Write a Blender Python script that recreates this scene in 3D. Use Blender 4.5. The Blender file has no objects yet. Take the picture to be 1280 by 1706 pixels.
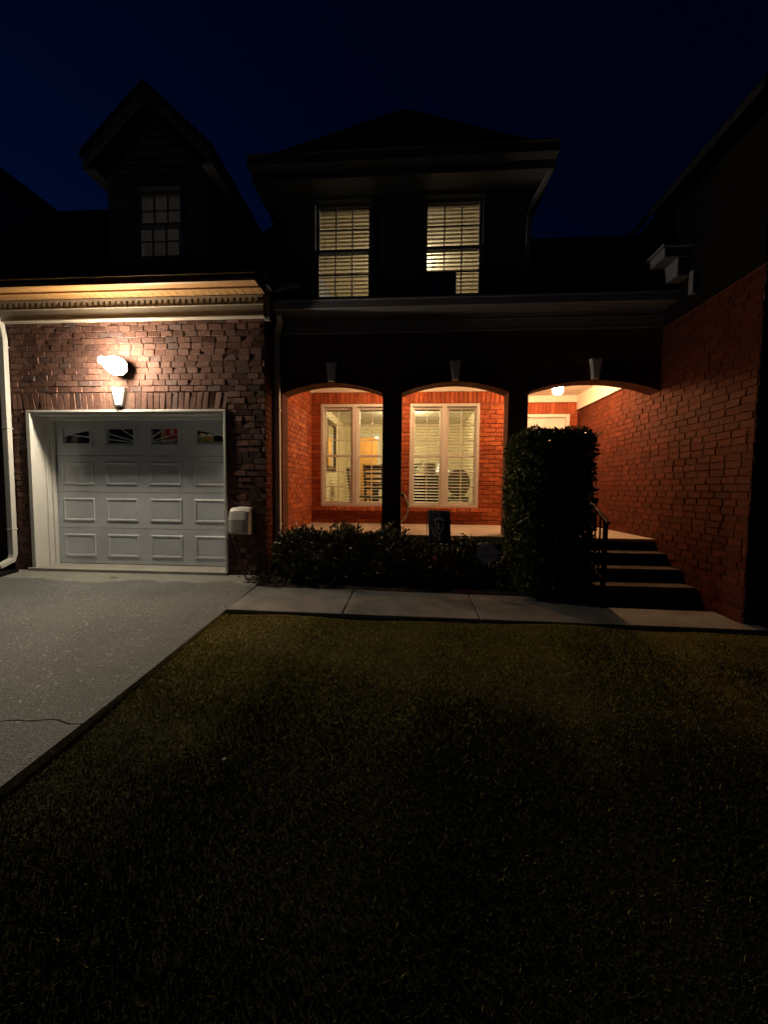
import bpy, bmesh, math, random
import numpy as np
from math import sin, cos, pi, radians, sqrt, atan2
from mathutils import Vector, Matrix

S = bpy.context.scene
C = S.collection
random.seed(7)
RNG = np.random.default_rng(11)

# ------------------------------------------------------------------ materials
def nodes_of(name):
    m = bpy.data.materials.new(name)
    m.use_nodes = True
    nt = m.node_tree
    return m, nt, nt.nodes["Principled BSDF"]

def noise(nt, scale, detail=3, coord="Object"):
    tc = nt.nodes.new("ShaderNodeTexCoord")
    n = nt.nodes.new("ShaderNodeTexNoise")
    n.inputs["Scale"].default_value = scale
    n.inputs["Detail"].default_value = detail
    nt.links.new(tc.outputs[coord], n.inputs["Vector"])
    return n

def ramp(nt, fac, stops, interp="LINEAR"):
    r = nt.nodes.new("ShaderNodeValToRGB")
    r.color_ramp.interpolation = interp
    el = r.color_ramp.elements
    while len(el) < len(stops):
        el.new(0.5)
    for e, (p, c) in zip(el, stops):
        e.position = p
        e.color = (*c, 1)
    nt.links.new(fac, r.inputs["Fac"])
    return r

def bump(nt, height, bsdf, strength=0.3, dist=0.01):
    b = nt.nodes.new("ShaderNodeBump")
    b.inputs["Strength"].default_value = strength
    b.inputs["Distance"].default_value = dist
    nt.links.new(height, b.inputs["Height"])
    nt.links.new(b.outputs["Normal"], bsdf.inputs["Normal"])
    return b

def plain(name, col, rough=0.6, var=0.12, scale=6.0, bstr=0.15, bdist=0.004, bscale=60, metal=0.0, spec=None):
    m, nt, b = nodes_of(name)
    n = noise(nt, scale, 5)
    lo = tuple(c * (1 - var) for c in col)
    hi = tuple(min(1, c * (1 + var)) for c in col)
    r = ramp(nt, n.outputs["Fac"], [(0.3, lo), (0.7, hi)])
    nt.links.new(r.outputs["Color"], b.inputs["Base Color"])
    b.inputs["Roughness"].default_value = rough
    b.inputs["Metallic"].default_value = metal
    if spec is not None:
        b.inputs["Specular IOR Level"].default_value = spec
    if bstr:
        n2 = noise(nt, bscale, 4)
        bump(nt, n2.outputs["Fac"], b, bstr, bdist)
    return m

def brick_mat(name, cols, rough=0.85, bstr=0.6, bdist=0.006):
    m, nt, b = nodes_of(name)
    g = nt.nodes.new("ShaderNodeNewGeometry")
    k = len(cols)
    r = ramp(nt, g.outputs["Random Per Island"], [(i / k, c) for i, c in enumerate(cols)], "CONSTANT")
    n = noise(nt, 28, 6)
    r2 = ramp(nt, n.outputs["Fac"], [(0.3, (0.6, 0.6, 0.6)), (0.7, (1.25, 1.2, 1.2))])
    mx = nt.nodes.new("ShaderNodeMix"); mx.data_type = "RGBA"; mx.blend_type = "MULTIPLY"
    mx.inputs["Factor"].default_value = 1.0
    nt.links.new(r.outputs["Color"], mx.inputs["A"]); nt.links.new(r2.outputs["Color"], mx.inputs["B"])
    nt.links.new(mx.outputs["Result"], b.inputs["Base Color"])
    b.inputs["Roughness"].default_value = rough
    b.inputs["Specular IOR Level"].default_value = 0.3
    n2 = noise(nt, 45, 6)
    bump(nt, n2.outputs["Fac"], b, bstr, bdist)
    return m

def emit(name, col, strength):
    m = bpy.data.materials.new(name); m.use_nodes = True
    nt = m.node_tree; nt.nodes.clear()
    o = nt.nodes.new("ShaderNodeOutputMaterial"); e = nt.nodes.new("ShaderNodeEmission")
    e.inputs["Color"].default_value = (*col, 1); e.inputs["Strength"].default_value = strength
    nt.links.new(e.outputs[0], o.inputs["Surface"])
    return m

def pane_mat(name, refl=0.07):
    m = bpy.data.materials.new(name); m.use_nodes = True
    nt = m.node_tree; nt.nodes.clear()
    o = nt.nodes.new("ShaderNodeOutputMaterial")
    t = nt.nodes.new("ShaderNodeBsdfTransparent"); t.inputs["Color"].default_value = (0.93, 0.95, 0.94, 1)
    g = nt.nodes.new("ShaderNodeBsdfGlossy"); g.inputs["Roughness"].default_value = 0.02
    f = nt.nodes.new("ShaderNodeFresnel"); f.inputs["IOR"].default_value = 1.45
    mx = nt.nodes.new("ShaderNodeMixShader")
    ge = nt.nodes.new("ShaderNodeNewGeometry"); iv = nt.nodes.new("ShaderNodeMath"); iv.operation = "SUBTRACT"; iv.inputs[0].default_value = 1
    mu = nt.nodes.new("ShaderNodeMath"); mu.operation = "MULTIPLY"
    nt.links.new(ge.outputs["Backfacing"], iv.inputs[1]); nt.links.new(f.outputs[0], mu.inputs[0]); nt.links.new(iv.outputs[0], mu.inputs[1])
    nt.links.new(mu.outputs[0], mx.inputs[0]); nt.links.new(t.outputs[0], mx.inputs[1]); nt.links.new(g.outputs[0], mx.inputs[2])
    nt.links.new(mx.outputs[0], o.inputs["Surface"])
    return m

M = {}
M["brick_tumbled"] = brick_mat("tumbled_brick", [(.172, .090, .070), (.15, .076, .060), (.185, .100, .079), (.135, .074, .062), (.162, .085, .066), (.14, .070, .055), (.128, .084, .076), (.176, .094, .074), (.156, .080, .062)])
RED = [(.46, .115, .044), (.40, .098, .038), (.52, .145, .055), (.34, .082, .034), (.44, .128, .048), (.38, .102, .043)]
M["brick_wing"] = brick_mat("dimmed_red_brick", [(c[0] * .20, c[1] * .14, c[2] * .10) for c in RED], bstr=.6, bdist=.006)  # porch brick colours scaled down, painting in dimmer light on the wing
M["brick_red"] = brick_mat("red_brick", RED, bstr=0.45, bdist=.004)
M["mortar_grey"] = plain("grey_mortar", (.135, .078, .063), .95, .2, 20, .5, .004, 90)
M["garage_grey"] = plain("bare_garage_wall", (.035, .035, .035), .9, .2, 4, .2, .003, 60)
M["dark_trim"] = plain("dim_eave_paint", (.14, .14, .145), .6, .06, 3, .1, .002, 40)
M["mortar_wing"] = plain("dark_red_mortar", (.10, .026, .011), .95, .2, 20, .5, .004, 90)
M["dark_board"] = plain("unlit_dark_board", (.010, .009, .009), .9, .1, 8, .1, .002, 60, spec=.1)  # near-black, painting the missing light into the wing's upper wall
M["mortar_dark"] = plain("dark_mortar", (.03, .022, .02), .95, .2, 20, .5, .004, 90)
M["mortar_red"] = plain("red_mortar", (.25, .065, .028), .95, .2, 20, .5, .004, 90)
M["trim"] = plain("white_trim_paint", (.72, .72, .70), .45, .05, 5, .06, .002, 40)
M["door_paint"] = plain("garage_door_paint", (.58, .625, .70), .45, .09, 3, .10, .0015, 120)
M["cornice_paint"] = plain("cornice_paint", (.33, .29, .24), .5, .05, 5, .06, .002, 40)
M["lamp_tinted_vinyl"] = plain("lamp_tinted_vinyl", (.30, .165, .065), .5, .05, 5, .05, .002, 30)  # white vinyl with the lantern's orange light painted into its colour
M["vinyl"] = plain("cream_vinyl", (.74, .71, .64), .5, .05, 5, .05, .002, 30)
M["siding"] = plain("dusk_siding", (.23, .23, .26), .6, .06, 3, .1, .002, 40)
M["roof"] = plain("dark_shingle", (.025, .024, .025), .95, .35, 14, .7, .01, 60, spec=.1)
M["concrete_smooth"] = plain("smooth_concrete", (.36, .355, .325), .85, .12, 3, .25, .003, 90)
M["porch_concrete"] = plain("porch_concrete", (.50, .44, .37), .8, .10, 3, .2, .003, 90)
M["black_metal"] = plain("black_iron", (.015, .015, .016), .45, .2, 10, .1, .002, 50, 0.6)
M["bronze"] = plain("aged_bronze", (.10, .065, .035), .4, .2, 12, .1, .002, 60, 0.8)
M["grey_plastic"] = plain("pale_grey_plastic", (.62, .62, .58), .45, .05, 5, .05, .002, 60)
M["pane"] = pane_mat("window_glass")
M["wall_cream"] = plain("cream_interior_paint", (.66, .58, .40), .8, .04, 2, .05, .002, 80)
M["ceiling_white"] = plain("ceiling_paint", (.74, .70, .60), .9, .03, 2, .05, .002, 80)
M["wood_floor"] = plain("oak_floor", (.28, .16, .08), .4, .25, 8, .05, .002, 30)
M["wood_dark"] = plain("dark_walnut", (.035, .020, .012), .35, .3, 10, .08, .002, 40)
M["fabric_grey"] = plain("grey_upholstery", (.14, .13, .12), .95, .15, 18, .3, .003, 200)
M["blind"] = plain("blind_slats", (.72, .66, .54), .5, .05, 3, .0)
def thin_blind():
    m, nt, b = nodes_of("translucent_blind")
    t = nt.nodes.new("ShaderNodeBsdfTranslucent"); t.inputs["Color"].default_value = (.7, .66, .6, 1)
    mx = nt.nodes.new("ShaderNodeMixShader"); mx.inputs[0].default_value = .45
    b.inputs["Base Color"].default_value = (.6, .57, .52, 1); b.inputs["Roughness"].default_value = .6
    nt.links.new(b.outputs[0], mx.inputs[1]); nt.links.new(t.outputs[0], mx.inputs[2])
    nt.links.new(mx.outputs[0], nt.nodes["Material Output"].inputs["Surface"])
    return m
M["blind_thin"] = thin_blind()
M["blind_tan"] = plain("tan_blind_slats", (.30, .22, .14), .6, .05, 3, 0)
M["gilt"] = plain("dark_gilt", (.09, .06, .03), .4, .3, 20, .3, .003, 60, .5)
M["mirror"] = plain("mirror_glass", (.85, .85, .85), .03, .0, 2, 0, metal=1.0)
M["mulch"] = plain("bark_mulch", (.030, .020, .014), .98, .5, 25, 1.0, .03, 30)
M["soil"] = plain("lawn_thatch", (.045, .042, .018), .98, .35, 5, .8, .02, 40)
def thatch():   # dry thatch by the walk; light fall-off painted in as darker toward the street
    m, nt, b = nodes_of("lawn_thatch_falloff")
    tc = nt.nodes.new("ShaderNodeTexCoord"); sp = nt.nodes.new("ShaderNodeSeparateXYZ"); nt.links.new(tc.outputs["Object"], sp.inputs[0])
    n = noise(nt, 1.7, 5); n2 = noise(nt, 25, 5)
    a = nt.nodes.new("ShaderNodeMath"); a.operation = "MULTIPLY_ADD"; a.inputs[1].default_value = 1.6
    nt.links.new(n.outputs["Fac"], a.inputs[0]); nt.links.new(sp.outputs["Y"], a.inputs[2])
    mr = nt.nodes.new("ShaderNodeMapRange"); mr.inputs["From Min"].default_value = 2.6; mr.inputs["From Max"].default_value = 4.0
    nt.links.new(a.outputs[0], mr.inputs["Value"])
    dry = ramp(nt, n2.outputs["Fac"], [(.3, (.10, .08, .03)), (.7, (.18, .15, .06))]); dim_thatch = ramp(nt, n2.outputs["Fac"], [(.3, (.016, .016, .007)), (.7, (.035, .034, .015))])
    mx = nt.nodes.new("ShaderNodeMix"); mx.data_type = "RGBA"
    nt.links.new(mr.outputs["Result"], mx.inputs["Factor"]); nt.links.new(dim_thatch.outputs["Color"], mx.inputs["A"]); nt.links.new(dry.outputs["Color"], mx.inputs["B"])
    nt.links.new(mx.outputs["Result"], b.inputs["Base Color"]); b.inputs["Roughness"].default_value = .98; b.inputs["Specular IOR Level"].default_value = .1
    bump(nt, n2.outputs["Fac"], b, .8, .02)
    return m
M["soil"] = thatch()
M["hose"] = plain("green_hose", (.16, .26, .17), .45, .1, 10, .05, .002, 60)
M["navy_cloth"] = plain("navy_flag_cloth", (.022, .022, .040), .9, .15, 14, .25, .002, 220)
M["grey_print"] = plain("grey_flag_print", (.25, .24, .24), .9, .3, 40, .2, .002, 200)
M["sign_blue"] = plain("blue_sign_face", (.10, .10, .16), .4, .06, 8, .05, .001, 60)
M["sign_ink"] = plain("dark_sign_ink", (.05, .05, .085), .5, .1, 8, 0)
M["number_grey"] = plain("brushed_number", (.16, .16, .16), .4, .1, 20, 0)
M["bark"] = plain("twig_bark", (.07, .045, .03), .95, .3, 25, .6, .006, 60)
M["red_item"] = plain("red_enamel", (.62, .03, .02), .4, .1, 9, .05, .002, 50)
M["orange_item"] = plain("orange_label", (.80, .30, .10), .5, .1, 9, .05, .002, 50)
M["tan_item"] = plain("tan_cardboard", (.55, .30, .20), .85, .1, 9, .1, .002, 90)
M["yellow_item"] = plain("yellow_plastic_bag", (.80, .62, .16), .45, .15, 9, .2, .006, 40)
M["white_item"] = plain("white_card", (.75, .74, .70), .6, .05, 9, .05, .002, 90)
M["green_item"] = plain("green_label", (.14, .36, .12), .5, .1, 9, .05, .002, 50)
M["dead_leaf"] = plain("dry_leaf", (.08, .05, .03), .9, .3, 40, .3, .004, 80)
M["pale_petal"] = plain("pale_petal", (.62, .62, .58), .7, .1, 40, .2, .003, 80)
M["pink_petal"] = plain("pink_petal", (.60, .12, .16), .7, .2, 40, .2, .003, 80)
M["photo_print"] = plain("grey_photo_print", (.35, .31, .25), .4, .7, 14, 0)

def leaf_mat(name, cols, rough=0.4, spec=0.5):
    m, nt, b = nodes_of(name)
    g = nt.nodes.new("ShaderNodeNewGeometry")
    k = len(cols)
    r = ramp(nt, g.outputs["Random Per Island"], [(i / max(1, k - 1), c) for i, c in enumerate(cols)])
    nt.links.new(r.outputs["Color"], b.inputs["Base Color"])
    b.inputs["Roughness"].default_value = rough
    b.inputs["Specular IOR Level"].default_value = spec
    return m
M["leaf_holly"] = leaf_mat("holly_leaf", [(.045, .07, .016), (.07, .105, .025), (.11, .13, .036), (.055, .085, .02)], .30, .5)
M["leaf_shrub"] = leaf_mat("shrub_leaf", [(.04, .06, .025), (.08, .105, .04), (.10, .105, .06), (.12, .08, .045)], .36, .5)
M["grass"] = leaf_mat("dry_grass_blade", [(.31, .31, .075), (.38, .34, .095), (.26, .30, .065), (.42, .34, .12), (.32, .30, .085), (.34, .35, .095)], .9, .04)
M["grass_dim"] = leaf_mat("dim_green_grass_blade", [(.045, .052, .015), (.068, .068, .02), (.038, .048, .013), (.09, .075, .028)], .85, .04)  # blades darkened to paint in the light fall-off near the camera

def asphalt_free_concrete():
    m, nt, b = nodes_of("exposed_aggregate_concrete")
    n = noise(nt, 1.3, 5)
    base = ramp(nt, n.outputs["Fac"], [(0.22, (.105, .112, .115)), (0.45, (.145, .154, .157)), (0.78, (.185, .195, .198))])
    tc = nt.nodes.new("ShaderNodeTexCoord")
    v = nt.nodes.new("ShaderNodeTexVoronoi"); v.inputs["Scale"].default_value = 75
    nt.links.new(tc.outputs["Object"], v.inputs["Vector"])
    sp = nt.nodes.new("ShaderNodeSeparateColor"); nt.links.new(v.outputs["Color"], sp.inputs["Color"])
    st = ramp(nt, sp.outputs["Red"], [(0.0, (.80, .80, .80)), (.5, (1.0, 1.0, 1.0)), (.86, (1.2, 1.19, 1.16)), (.985, (2.3, 2.3, 2.2))], "CONSTANT")
    mx = nt.nodes.new("ShaderNodeMix"); mx.data_type = "RGBA"; mx.blend_type = "MULTIPLY"; mx.inputs["Factor"].default_value = 1
    nt.links.new(base.outputs["Color"], mx.inputs["A"]); nt.links.new(st.outputs["Color"], mx.inputs["B"])
    # smoother, paler pour beside the garage sill (a strip with a ragged edge)
    sep = nt.nodes.new("ShaderNodeSeparateXYZ"); nt.links.new(tc.outputs["Object"], sep.inputs[0])
    n3 = noise(nt, 1.6, 4)
    ad = nt.nodes.new("ShaderNodeMath"); ad.operation = "MULTIPLY_ADD"; ad.inputs[1].default_value = .55
    nt.links.new(n3.outputs["Fac"], ad.inputs[0]); nt.links.new(sep.outputs["Y"], ad.inputs[2])
    edge = ramp(nt, ad.outputs[0], [(0, (0, 0, 0)), (1, (1, 1, 1))])
    mr = nt.nodes.new("ShaderNodeMapRange"); mr.inputs["From Min"].default_value = 4.90; mr.inputs["From Max"].default_value = 4.97
    nt.links.new(ad.outputs[0], mr.inputs["Value"])
    n4 = noise(nt, 7, 4)
    pale = ramp(nt, n4.outputs["Fac"], [(.3, (.23, .235, .215)), (.7, (.29, .295, .27))])
    m2 = nt.nodes.new("ShaderNodeMix"); m2.data_type = "RGBA"
    nt.links.new(mr.outputs["Result"], m2.inputs["Factor"]); nt.links.new(mx.outputs["Result"], m2.inputs["A"]); nt.links.new(pale.outputs["Color"], m2.inputs["B"])
    nt.links.new(m2.outputs["Result"], b.inputs["Base Color"])
    nt.nodes.remove(edge)
    b.inputs["Roughness"].default_value = .85
    bump(nt, v.outputs["Distance"], b, .7, .006)
    return m
M["aggregate"] = asphalt_free_concrete()
M["walk"] = plain("walk_concrete", (.185, .192, .198), .85, .30, 4, .5, .004, 110)

def texture_brick_mat():
    m, nt, b = nodes_of("arch_brick")
    tc = nt.nodes.new("ShaderNodeTexCoord")
    mp = nt.nodes.new("ShaderNodeMapping"); mp.inputs["Rotation"].default_value = (radians(90), 0, 0)
    nt.links.new(tc.outputs["Object"], mp.inputs["Vector"])
    t = nt.nodes.new("ShaderNodeTexBrick")
    t.inputs["Color1"].default_value = (.13, .046, .026, 1); t.inputs["Color2"].default_value = (.10, .034, .02, 1); t.inputs["Mortar"].default_value = (.085, .042, .028, 1)
    t.inputs["Scale"].default_value = 1.0; t.inputs["Brick Width"].default_value = .21; t.inputs["Row Height"].default_value = .08; t.inputs["Mortar Size"].default_value = .008
    nt.links.new(mp.outputs[0], t.inputs["Vector"])
    nt.links.new(t.outputs["Color"], b.inputs["Base Color"]); b.inputs["Roughness"].default_value = .9
    bump(nt, t.outputs["Fac"], b, .6, -.01)
    return m
M["brick_arch"] = texture_brick_mat()
M["tread"] = plain("shaded_tread_concrete", (.055, .05, .046), .9, .25, 6, .3, .004, 80)  # concrete darkened to paint in the hedge's shade on the steps
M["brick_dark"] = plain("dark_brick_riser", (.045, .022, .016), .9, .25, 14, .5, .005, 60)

# ------------------------------------------------------------------ mesh builder
class MB:
    def __init__(s):
        s.v, s.f, s.m = [], [], []
    def add(s, vs, fs, mi=0):
        b = len(s.v)
        s.v += [tuple(v) for v in vs]
        s.f += [tuple(b + i for i in f) for f in fs]
        s.m += [mi] * len(fs)
    def box(s, x0, x1, y0, y1, z0, z1, mi=0):
        s.add([(x0, y0, z0), (x1, y0, z0), (x1, y1, z0), (x0, y1, z0), (x0, y0, z1), (x1, y0, z1), (x1, y1, z1), (x0, y1, z1)],
              [(0, 3, 2, 1), (4, 5, 6, 7), (0, 1, 5, 4), (1, 2, 6, 5), (2, 3, 7, 6), (3, 0, 4, 7)], mi)
        return s
    def obox(s, c, ax, ay, az, mi=0):   # centre + three half vectors
        c, ax, ay, az = map(Vector, (c, ax, ay, az))
        vs = [c + sx * ax + sy * ay + sz * az for sz in (-1, 1) for sx, sy in ((-1, -1), (1, -1), (1, 1), (-1, 1))]
        s.add(vs, [(0, 3, 2, 1), (4, 5, 6, 7), (0, 1, 5, 4), (1, 2, 6, 5), (2, 3, 7, 6), (3, 0, 4, 7)], mi)
        return s
    def prism(s, poly, fn, a0, a1, mi=0):  # poly of (p,q); fn(p,q,a)->xyz
        n = len(poly)
        vs = [fn(p, q, a0) for p, q in poly] + [fn(p, q, a1) for p, q in poly]
        fs = [tuple(range(n))[::-1], tuple(range(n, 2 * n))] + [(i, (i + 1) % n, n + (i + 1) % n, n + i) for i in range(n)]
        s.add(vs, fs, mi)
        return s
    def tube(s, pts, r, n=8, mi=0, cap=True):
        pts = [Vector(p) for p in pts]
        rs = r if isinstance(r, (list, tuple)) else [r] * len(pts)
        vs = []
        up = Vector((0, 0, 1))
        for i, p in enumerate(pts):
            t = (pts[min(i + 1, len(pts) - 1)] - pts[max(i - 1, 0)]).normalized()
            a = t.cross(up)
            if a.length < 1e-3:
                a = t.cross(Vector((1, 0, 0)))
            a.normalize(); b = t.cross(a)
            for k in range(n):
                w = 2 * pi * k / n
                vs.append(p + rs[i] * (cos(w) * a + sin(w) * b))
        fs = []
        for i in range(len(pts) - 1):
            for k in range(n):
                fs.append((i * n + k, i * n + (k + 1) % n, (i + 1) * n + (k + 1) % n, (i + 1) * n + k))
        if cap:
            fs.append(tuple(range(n))[::-1]); fs.append(tuple((len(pts) - 1) * n + k for k in range(n)))
        s.add(vs, fs, mi)
        return s
    def lathe(s, prof, n=20, mat=None, mi=0):
        mat = mat or Matrix.Identity(4)
        vs = []
        for r, z in prof:
            for k in range(n):
                w = 2 * pi * k / n
                vs.append(mat @ Vector((max(r, 1e-4) * cos(w), max(r, 1e-4) * sin(w), z)))
        fs = [(i * n + k, i * n + (k + 1) % n, (i + 1) * n + (k + 1) % n, (i + 1) * n + k) for i in range(len(prof) - 1) for k in range(n)]
        fs.append(tuple(range(n))[::-1]); fs.append(tuple((len(prof) - 1) * n + k for k in range(n)))
        s.add(vs, fs, mi)
        return s
    def rect_tube(s, pts, w, d, mi=0):  # rectangular pipe, width along X, depth along the other
        pts = [Vector(p) for p in pts]
        vs = []
        for i, p in enumerate(pts):
            t = (pts[min(i + 1, len(pts) - 1)] - pts[max(i - 1, 0)]).normalized()
            a = Vector((1, 0, 0)) if abs(t.x) < .9 else Vector((0, 1, 0))
            a = (a - a.dot(t) * t).normalized()
            b = t.cross(a)
            for sx, sy in ((-1, -1), (1, -1), (1, 1), (-1, 1)):
                vs.append(p + a * sx * w / 2 + b * sy * d / 2)
        fs = [(i * 4 + k, i * 4 + (k + 1) % 4, (i + 1) * 4 + (k + 1) % 4, (i + 1) * 4 + k) for i in range(len(pts) - 1) for k in range(4)]
        fs += [(3, 2, 1, 0), tuple((len(pts) - 1) * 4 + k for k in range(4))]
        s.add(vs, fs, mi)
        return s
    def build(s, name, mats, parent=None, bevel=0, smooth=False):
        me = bpy.data.meshes.new(name)
        me.from_pydata(s.v, [], s.f)
        mats = mats if isinstance(mats, (list, tuple)) else [mats]
        for mt in mats:
            me.materials.append(M[mt] if isinstance(mt, str) else mt)
        if len(mats) > 1:
            me.polygons.foreach_set("material_index", s.m)
        bm = bmesh.new(); bm.from_mesh(me)
        bmesh.ops.recalc_face_normals(bm, faces=bm.faces)
        bm.to_mesh(me); bm.free()
        if smooth:
            me.polygons.foreach_set("use_smooth", [True] * len(me.polygons))
        o = bpy.data.objects.new(name, me)
        C.objects.link(o)
        if parent is not None:
            o.parent = parent
            o.matrix_parent_inverse = parent_inverse(parent)
        if bevel:
            md = o.modifiers.new("bevel", "BEVEL"); md.width = bevel; md.segments = 2; md.limit_method = "ANGLE"; md.angle_limit = radians(40)
        return o

def parent_inverse(o):   # parts are meshed in world coordinates; only an Empty carries an offset
    return Matrix.Translation(-Vector(o.location)) if o.type == "EMPTY" else Matrix.Identity(4)

def thing(name, label, cat, loc=(0, 0, 0), group=None):
    o = bpy.data.objects.new(name, None)
    o.empty_display_size = .2
    C.objects.link(o); o.location = loc
    return tag(o, label, cat, group)
def tag(o, label=None, cat=None, group=None, kind=None):
    if label: o["label"] = label
    if cat: o["category"] = cat
    if group: o["group"] = group
    if kind: o["kind"] = kind
    return o
def struct(o):
    o["kind"] = "structure"; return o

def sub(o, parent):  # keep world coordinates when the parent is a mesh part of a thing
    return o

def wall_holes(mb, x0, x1, y0, y1, z0, z1, holes, mi=0):
    xs = sorted({x0, x1, *[h[0] for h in holes], *[h[1] for h in holes]})
    for a, b in zip(xs, xs[1:]):
        if b <= x0 or a >= x1: continue
        cut = sorted([(h[2], h[3]) for h in holes if h[0] < (a + b) / 2 < h[1]])
        z = z0
        for c, d in cut:
            if c > z: mb.box(a, b, y0, y1, z, c, mi)
            z = max(z, d)
        if z < z1: mb.box(a, b, y0, y1, z, z1, mi)

def one_brick(mb, O, U, V, N, u0, u1, v0, v1, p, jit, tilt, shear=0.0):
    inset = .004
    cs = [(u0, v0), (u1, v0), (u1, v1), (u0, v1)]
    rr = random.uniform
    tu, tv = rr(-tilt, tilt), rr(-tilt, tilt)
    um, vm = (u0 + u1) / 2, (v0 + v1) / 2
    base, top = [], []
    for (u, v) in cs:
        ju, jv = rr(-jit, jit), rr(-jit, jit)
        us = u + (v - v0) * shear
        base.append(O + U * (us + ju) + V * (v + jv))
        q = p + tu * (1 if u > um else -1) + tv * (1 if v > vm else -1) + rr(-tilt, tilt) * .4
        iu = inset if u < um else -inset
        iv = inset if v < vm else -inset
        top.append(O + U * (us + ju + iu + rr(-jit, jit) * .4) + V * (v + jv + iv + rr(-jit, jit) * .4) + N * max(.003, q))
    mb.add(base + top, [(4, 5, 6, 7), (0, 1, 5, 4), (1, 2, 6, 5), (2, 3, 7, 6), (3, 0, 4, 7)])

def bricks(O, U, N, W, H, holes=(), soldiers=(), L=.205, h=.068, mo=.011, prot=(.006, .012), jit=.002, tilt=.0025, fan=None, lvar=0.0, v_off=0.0, bed=None):
    bed = mo if bed is None else bed
    mb = MB(); O, U, N = Vector(O), Vector(U), Vector(N); V = Vector((0, 0, 1))
    blocked_all = list(holes) + list(soldiers)
    r, v = 0, v_off
    while v < H - .02:
        vt = min(v + h, H)
        blk = sorted([(b[0], b[1]) for b in blocked_all if min(b[3], vt) - max(b[2], v) > .25 * h])
        free, x = [], 0.0
        for a, b in blk:
            if a > x: free.append((x, a))
            x = max(x, b)
        if x < W: free.append((x, W))
        u = -(r % 2) * (L + mo) / 2 - random.uniform(0, .01)
        while u < W:
            LL = L * (1 + random.uniform(-lvar, lvar))
            a0, a1 = u, u + LL
            for fa, fb in free:
                s0, s1 = max(a0, fa), min(a1, fb)
                if s1 - s0 > .025:
                    one_brick(mb, O, U, V, N, s0, s1, v, vt, random.uniform(*prot), jit, tilt)
            u += LL + mo
        v += h + bed; r += 1
    for (a, b, c, d) in soldiers:
        u = a
        while u < b - .02:
            u1 = min(u + h, b)
            sh = fan(O + U * ((u + u1) / 2)) if fan else 0
            if not any(hh[0] < (u + u1) / 2 < hh[1] and hh[2] < (c + d) / 2 < hh[3] for hh in holes):
                one_brick(mb, O, U, V, N, u, u1, c + mo * .5, d - mo * .5, random.uniform(*prot), jit, tilt, sh)
            u += h + mo
    return mb

# ------------------------------------------------------------------ camera
EYE = 1.12
cam = bpy.data.cameras.new("camera"); co = bpy.data.objects.new("camera", cam); C.objects.link(co)
cam.sensor_fit = "HORIZONTAL"; cam.sensor_width = 36; cam.lens = 18.0; cam.clip_end = 2000; cam.clip_start = .05
co.location = (0, 0, EYE)
co.rotation_euler = (Matrix.Rotation(radians(4.0), 3, "Z") @ Matrix.Rotation(radians(90 - 3.43), 3, "X") @ Matrix.Rotation(radians(.52), 3, "Z")).to_euler()
S.camera = co

# ------------------------------------------------------------------ ground, drive, walk
DP = [(-30, -1.5), (-6, -.62), (0, -.38), (1.6, -.31), (2.2, -.28), (2.8, -.238), (3.9, -.158), (4.6, -.105), (5.06, -.071), (5.6, -.03)]
def interp(P, y):
    return float(np.interp(y, [p[0] for p in P], [p[1] for p in P]))
GP = [(-400, -3.0), (-30, -1.6), (-6, -.70), (0, -.43), (1.6, -.348), (2.2, -.318), (2.8, -.278), (3.4, -.225), (3.78, -.192), (4.6, -.20), (400, -.20)]
def lawn_z(x, y):
    return interp(GP, y) + .012 * sin(2.1 * x + 1.3 * y) + .008 * sin(4.7 * x - 3.1 * y) - .006 * max(0, min(x, 4))
def lawn_np(x, y):
    return np.interp(y, [p[0] for p in GP], [p[1] for p in GP]) + .012 * np.sin(2.1 * x + 1.3 * y) + .008 * np.sin(4.7 * x - 3.1 * y) - .006 * np.clip(x, 0, 4)

def sheet(xs, ys, zf):
    mb = MB(); nx = len(xs)
    vs = [(x, y, zf(x, y)) for y in ys for x in xs]
    fs = [(j * nx + i, j * nx + i + 1, (j + 1) * nx + i + 1, (j + 1) * nx + i) for j in range(len(ys) - 1) for i in range(nx - 1)]
    mb.add(vs, fs)
    return mb
xs = [-400, -100, -30, -12] + [round(-8 + .2 * i, 3) for i in range(81)] + [12, 30, 100, 400]
ys = [-400, -100, -30, -12, -6] + [round(-3 + .2 * i, 3) for i in range(43)] + [8, 14, 30, 100, 400]
gm = sheet(xs, ys, lambda x, y: lawn_z(x, y) if -9 < x < 9 and -7 < y < 5 else interp(GP, y))
struct(gm.build("ground", "soil", smooth=True))

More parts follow.
